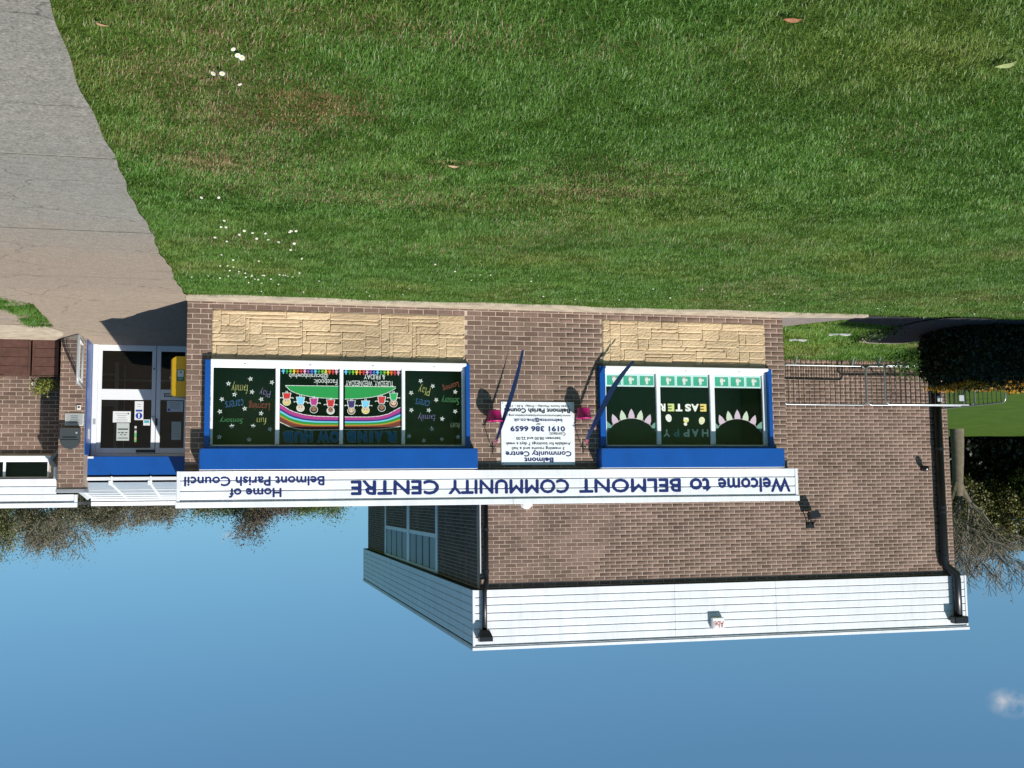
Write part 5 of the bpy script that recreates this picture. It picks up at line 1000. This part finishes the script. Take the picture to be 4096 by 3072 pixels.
for (x, y, rz, l, lab) in ((-1.75, 1.25, .15, .20, 'largest pale grey wood scrap lying in the side grass'), (-1.30, 1.95, .05, .17, 'thin pale grey wood scrap lying in the side grass'), (-.42, 2.55, -.2, .18, 'pale grey wood scrap in the grass by the front block corner')):
    b = MB(); vs = []; n = 8
    for k in range(n+1): u = k/n; w = .035*math.sin(math.pi*min(.95, u+.05))*(.7+.3*math.sin(k*2.2)); vs += [(l*2*(u-.5), w, .03+.012*math.sin(k)), (l*2*(u-.5), -w, .03), (l*2*(u-.5), -w, .005), (l*2*(u-.5), w, .005)]
    fs = []
    for k in range(n):
        for j in range(4): fs.append((4*k+j, 4*k+(j+1) % 4, 4*k+4+(j+1) % 4, 4*k+4+j))
    b.add(vs, fs, mat('weathered_wood', (.40, .41, .40), .8, var=.25, vscale=30)); o = b.build('wood_scrap'); o.location = (x, y, float(gz(x, y))+.05); o.rotation_euler = (0, 0, rz); tag(o, lab, 'wood scrap')

# ------------------------------------------------------------------ hedge and trees
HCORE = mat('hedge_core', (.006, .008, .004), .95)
def rounded_box_pts(x0, x1, y0, y1, z0, z1):
    def f(k):
        while True:
            p = nrs.uniform(-1, 1, 3); q_ = abs(p[0])**4+abs(p[1])**4+abs(p[2])**4
            if .55 < q_ < 1.05: break
        return ((x0+x1)/2+p[0]*(x1-x0)/2, (y0+y1)/2+p[1]*(y1-y0)/2, (z0+z1)/2+p[2]*(z1-z0)/2)
    return f
t = thing('golden_hedge', 'dark clipped hedge with golden tips along its edge, between the lawn and the crowd barriers', 'hedge', (-6.4, .8, 0))
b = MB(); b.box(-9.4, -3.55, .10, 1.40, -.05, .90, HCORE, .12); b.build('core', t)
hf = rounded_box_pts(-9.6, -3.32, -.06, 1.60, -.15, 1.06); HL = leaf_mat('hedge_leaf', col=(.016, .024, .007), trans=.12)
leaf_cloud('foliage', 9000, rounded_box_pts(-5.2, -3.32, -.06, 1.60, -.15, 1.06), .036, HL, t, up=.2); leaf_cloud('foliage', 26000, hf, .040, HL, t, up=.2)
def tipf(k):
    x = nrs.uniform(-9.5, -3.55); y = nrs.uniform(.25, 1.55); return (x, y, .985+.02*math.sin(x*3.1)+.02*math.sin(x*9)+nrs.uniform(0, .07))
leaf_cloud('golden_tips', 9000, tipf, .024, leaf_mat('golden_leaf', col=(.46, .23, .012), trans=.2), t, up=1.2)
t = thing('side_shrub', 'loose green shrub at the hedge end beside the barriers', 'shrub', (-4.75, 2.9, 0))
leaf_cloud('foliage', 2400, lambda k: tuple(np.array((-4.75, 2.9, .30))+nrs.normal(0, 1, 3)*np.array((.22, .6, .16))), .036, leaf_mat('shrub_leaf', col=(.05, .11, .015), trans=.25), t)
b = MB()
for k in range(10): b.tube([(-4.75, 2.4+.1*k, 0), (-4.75+rnd.uniform(-.15, .15), 2.4+.1*k+rnd.uniform(-.1, .1), .45)], .006, mat('twig', (.10, .075, .05), .9), 5)
b.build('stems', t)
t = thing('low_shrub', 'low dark leafy plant where the footing strip meets the curved path', 'shrub', (-2.35, .9, 0))
leaf_cloud('foliage', 700, lambda k: tuple(np.array((-2.40, 1.25, .09))+nrs.normal(0, 1, 3)*np.array((.10, .42, .05))), .028, leaf_mat('low_leaf', col=(.035, .07, .015), trans=.2), t); b = MB(); b.lathe((-2.4, 1.25, 0), [(.12, 0), (.08, .06), (0, .08)], HCORE, 10); b.build('root_clump', t)

BARK = mat('tree_bark', (.155, .125, .085), .9, var=.3, vscale=5, bump=.7, bscale=18); TWIG = mat('tree_twig', (.17, .145, .11), .9)
def grow(base, height, r0_, levels, seed, spread=.55, trunk=.28, nb=(4, 5), lean=(0, 0), up=.25, tmin=.009):
    """bare branching: returns trunk MB, branch MB and the twig end points"""
    R = random.Random(seed); tk, br = MB(), MB(); ends = []
    def go(p, d, l, r, lev):
        d = np.array(d)/np.linalg.norm(d); pts = [np.array(p)]; n = 4 if lev < 2 else 2; cur = d.copy(); n = 4 if lev < 2 else 2; pts = [np.array(p)]
        for k in range(n): cur = cur+np.array([R.gauss(0, .12), R.gauss(0, .12), R.gauss(0, .06)+.04])*(.22 if lev == 0 else 1); cur /= np.linalg.norm(cur); pts.append(pts[-1]+cur*l/n)
        rr = [max(r*(1-(.3 if lev == 0 else .55)*k/n), tmin) for k in range(n+1)]; (tk if lev == 0 else br).tube(pts, rr, BARK if lev <= 1 else TWIG, 8 if lev == 0 else (5 if lev < 3 else 3), False)
        if lev >= levels: ends.append(pts[-1]); ends.append(pts[-2]); return
        m = R.randint(*nb)
        for k in range(m):
            i = R.randint(max(1, n-2), n) if lev else R.randint(n-1, n); s = pts[i]; az = 6.283*(k+R.random()*.7)/m; sp = spread*R.uniform(.55, 1.35)
            a = np.array([math.cos(az), math.sin(az), 0]); e = cur*math.cos(sp)+a*math.sin(sp)+np.array([0, 0, up*R.random()]); go(s, e, l*R.uniform(.58, .82), rr[i]*R.uniform(.5, .7), lev+1)
    go(base, (lean[0], lean[1], 1), height*trunk, r0_, 0); return tk, br, ends
def tree(name, label, base, height, r0_, levels, seed, leaves=0, lsize=.06, lcol=(.1, .12, .03), group=None, lspread=.25, **kw):
    t = thing(name, label, 'tree', base, group); tk, br, ends = grow(base, height, r0_, levels, seed, **kw); tk.build('trunk', t, True); br.build('crown', t)
    if leaves:
        E_ = np.array(ends); R = np.random.RandomState(seed); nm = 'leaf_%d_%d_%d' % tuple(int(c*1000) for c in lcol); leaf_cloud('leaves', leaves, lambda k: tuple(E_[R.randint(len(E_))]+R.normal(0, lspread, 3)), lsize, MATS.get(nm) or leaf_mat(nm, col=lcol, trans=.25), t)
    return t
# bare tree beyond the hall's left corner
tree('bare_tree', 'bare spreading tree with a stout pale trunk just beyond the hall corner', (-23.25, 28.7, .05), 12.2, .31, 5, 4, leaves=900, lsize=.045, lcol=(.17, .16, .05), spread=.70, trunk=.25, nb=(4, 6), lspread=.25, up=.2, tmin=.012)
# dense evergreen row behind it: crowns overhang a dark hollow
def evergreen(base, rx, ry, z0, z1, n, seed, label, col, group):
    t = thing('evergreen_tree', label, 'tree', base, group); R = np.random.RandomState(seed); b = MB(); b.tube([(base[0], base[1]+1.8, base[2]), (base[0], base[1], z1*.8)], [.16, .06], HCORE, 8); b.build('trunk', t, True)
    cl = [(base[0]+R.uniform(-1, 1)*rx*.75, base[1]+R.uniform(-1, 1)*ry*.75, R.uniform(z0+.4, z1-.5), R.uniform(.45, 1.0)) for _ in range(26)]
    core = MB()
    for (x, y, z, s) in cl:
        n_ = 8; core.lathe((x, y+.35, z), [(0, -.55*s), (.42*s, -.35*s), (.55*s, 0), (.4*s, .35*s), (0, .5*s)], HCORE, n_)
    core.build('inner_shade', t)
    def f(k):
        x, y, z, s = cl[R.randint(len(cl))]; d = R.normal(size=3); d /= np.linalg.norm(d); q_ = s*R.uniform(.8, 1.15); return (x+d[0]*q_, y+d[1]*q_, z+d[2]*q_*.9)
    nm = 'ever_%d_%d' % (int(col[0]*1000), int(col[1]*1000)); leaf_cloud('crown', n, f, .078, MATS.get(nm) or leaf_mat(nm, col=col, trans=.2, spread=.6), t, up=0)
for i, (x, y, z1, col, lab) in enumerate(((-25.2, 33.5, 4.6, (.105, .105, .035), 'olive-green tree directly behind the bare tree trunk'), (-28.0, 34.5, 6.2, (.135, .13, .04), 'taller yellow-green tree to the rear of the bare tree, at the frame edge'), (-31.5, 33.5, 6.6, (.11, .12, .03), 'green tree on the outer end of the row behind the bare tree'), (-22.0, 35.5, 4.2, (.10, .10, .03), 'low olive tree partly hidden by the hall corner'))):
    evergreen((x, y, .05), 2.3, 1.8, 2.1, z1, 16000, 40+i, lab, col, 'dense trees behind the bare tree')
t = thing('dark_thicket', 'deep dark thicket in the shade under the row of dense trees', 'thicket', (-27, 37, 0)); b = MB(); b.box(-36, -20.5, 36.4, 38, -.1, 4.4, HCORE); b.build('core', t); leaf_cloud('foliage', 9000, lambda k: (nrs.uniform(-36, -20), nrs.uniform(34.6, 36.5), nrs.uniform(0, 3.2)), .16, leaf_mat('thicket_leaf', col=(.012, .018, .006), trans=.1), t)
# unseen tree read from its shadow; flat boughs shaped to cast it
t = thing('shade_tree', 'unseen tree by the lawn outside the frame, level boughs shaped to shade the hedge', 'tree', (-9.2, -6.4, .4)); b = MB(); b.tube([(-9.2, -6.4, .2), (-9.2, -6.4, 9.5)], [.35, .12], BARK, 10); b.build('trunk', t, True)
CDL = leaf_mat('shade_tree_leaf', col=(.03, .05, .02), trans=0)
def shade_bough(cx, cy, cz, rx, ry, n):
    m = MB(); m.tube([(-9.2, -6.4, cz-.3), ((cx-9.2)/2, (cy-6.4)/2, cz-.05), (cx, cy, cz)], [.09, .06, .03], BARK, 6); m.build('shade_bough', t, True)
    def f(k):
        while True:
            u, v = nrs.uniform(-1, 1, 2)
            if abs(u)**2.6+abs(v)**2.6 < 1: return (cx+u*rx, cy+v*ry, cz+nrs.normal(0, .06))
    leaf_cloud('shade_foliage', n, f, .085, CDL, t, up=0)
HB = 7.0
shade_bough(-5.2-KX*HB, .33-KY*HB, HB, 3.9, .60, 17000); shade_bough(-3.25-KX*7.6, 1.15-KY*7.6, 7.6, .62, 1.0, 3000); shade_bough(-7.4-KX*HB, .2-KY*HB, HB, 3.4, .55, 12000)
# trees beyond the entrance wing and behind the front block
for i, (x, h_, lc, nl, lab) in enumerate(((21.3, 6.3, (.125, .130, .035), 9000, 'olive budding tree at the outer edge beyond the entrance wing'), (19.0, 6.4, (.115, .105, .055), 6000, 'twiggy brown tree beyond the wing, its top crossed by the overhead cable'), (16.7, 5.2, (.110, .108, .055), 5000, 'sparse grey-brown tree rising above the wing boards'),
        (14.7, 5.0, (.115, .100, .055), 6000, 'grey twiggy tree above the porch roof trim'), (12.7, 5.3, (.115, .100, .055), 6000, 'brown twiggy tree above the end of the welcome fascia'))):
    tree('budding_tree', lab, (x, 50+rnd.uniform(-1, 1), 0), h_*1.36, .16, 5, 60+i, leaves=int(nl*1.7), lsize=.048, lcol=tuple(c*1.3+.02 for c in lc), group='budding trees beyond the wing', spread=.62, trunk=.26, nb=(3, 5), lspread=.22, up=.25, tmin=.013)  # leaf colours lifted to paint distance haze into the crowns
for i, (x, h_, lc, nl, lab) in enumerate(((10.7, 4.4, (.075, .10, .025), 7000, 'green bushy tree above the fascia, near the wing end'), (9.2, 4.7, (.06, .10, .02), 7000, 'dark green tree top over the fascia'), (7.5, 5.2, (.11, .085, .055), 5000, 'reddish-brown twiggy tree over the fascia'), (6.2, 4.0, (.10, .08, .05), 4000, 'low brown tree top over the fascia'), (4.3, 4.6, (.10, .145, .03), 8000, 'bright green tree top over the fascia closest to the hall'))):
    tree('fascia_tree', lab, (x, 50+rnd.uniform(-1, 1), 0), h_*1.32, .14, 4, 80+i, leaves=int(nl*1.5), lsize=.055, lcol=lc, group='tree tops seen over the fascia', spread=.65, trunk=.26, nb=(4, 6), lspread=.24, tmin=.014)
for i, (x, w, h_) in enumerate(((22.4, 5.4, 4.1), (17.6, 5.0, 3.7), (13.0, 5.0, 3.9), (8.6, 4.6, 3.6))):
    t = thing('boundary_shrub', ['outermost olive boundary shrub', 'olive boundary shrub beyond the wing window', 'olive boundary shrub beyond the porch', 'dark olive boundary shrub behind the fascia'][i]+' below the twiggy trees', 'shrub', (x, 53, 0), 'boundary shrubs behind the building')
    def bf(k):
        q_ = nrs.uniform(-w/2-.4, w/2+.4); return (x+q_, 53+nrs.uniform(-.9, .6), nrs.uniform(.2, 1)**.7*h_*(.86+.10*math.sin(q_*2.3+i)+.05*math.sin(q_*5.1)))
    leaf_cloud('foliage', 9000, bf, .085, MATS.get('boundary_leaf') or leaf_mat('boundary_leaf', col=(.105, .100, .048), trans=.15), t); b = MB(); b.box(x-w/2, x+w/2, 53.3, 53.9, 0, h_*.72, HCORE, .2); b.build('core', t)
# overhead cable
b = MB(); b.tube([(9.6+9.3*u, 20, 2.893+1.93*u) for u in np.linspace(0, 1, 4)], .011, BLACK, 5); tag(b.build('overhead_cable'), 'thin dark overhead cable crossing the sky above the entrance wing', 'cable')
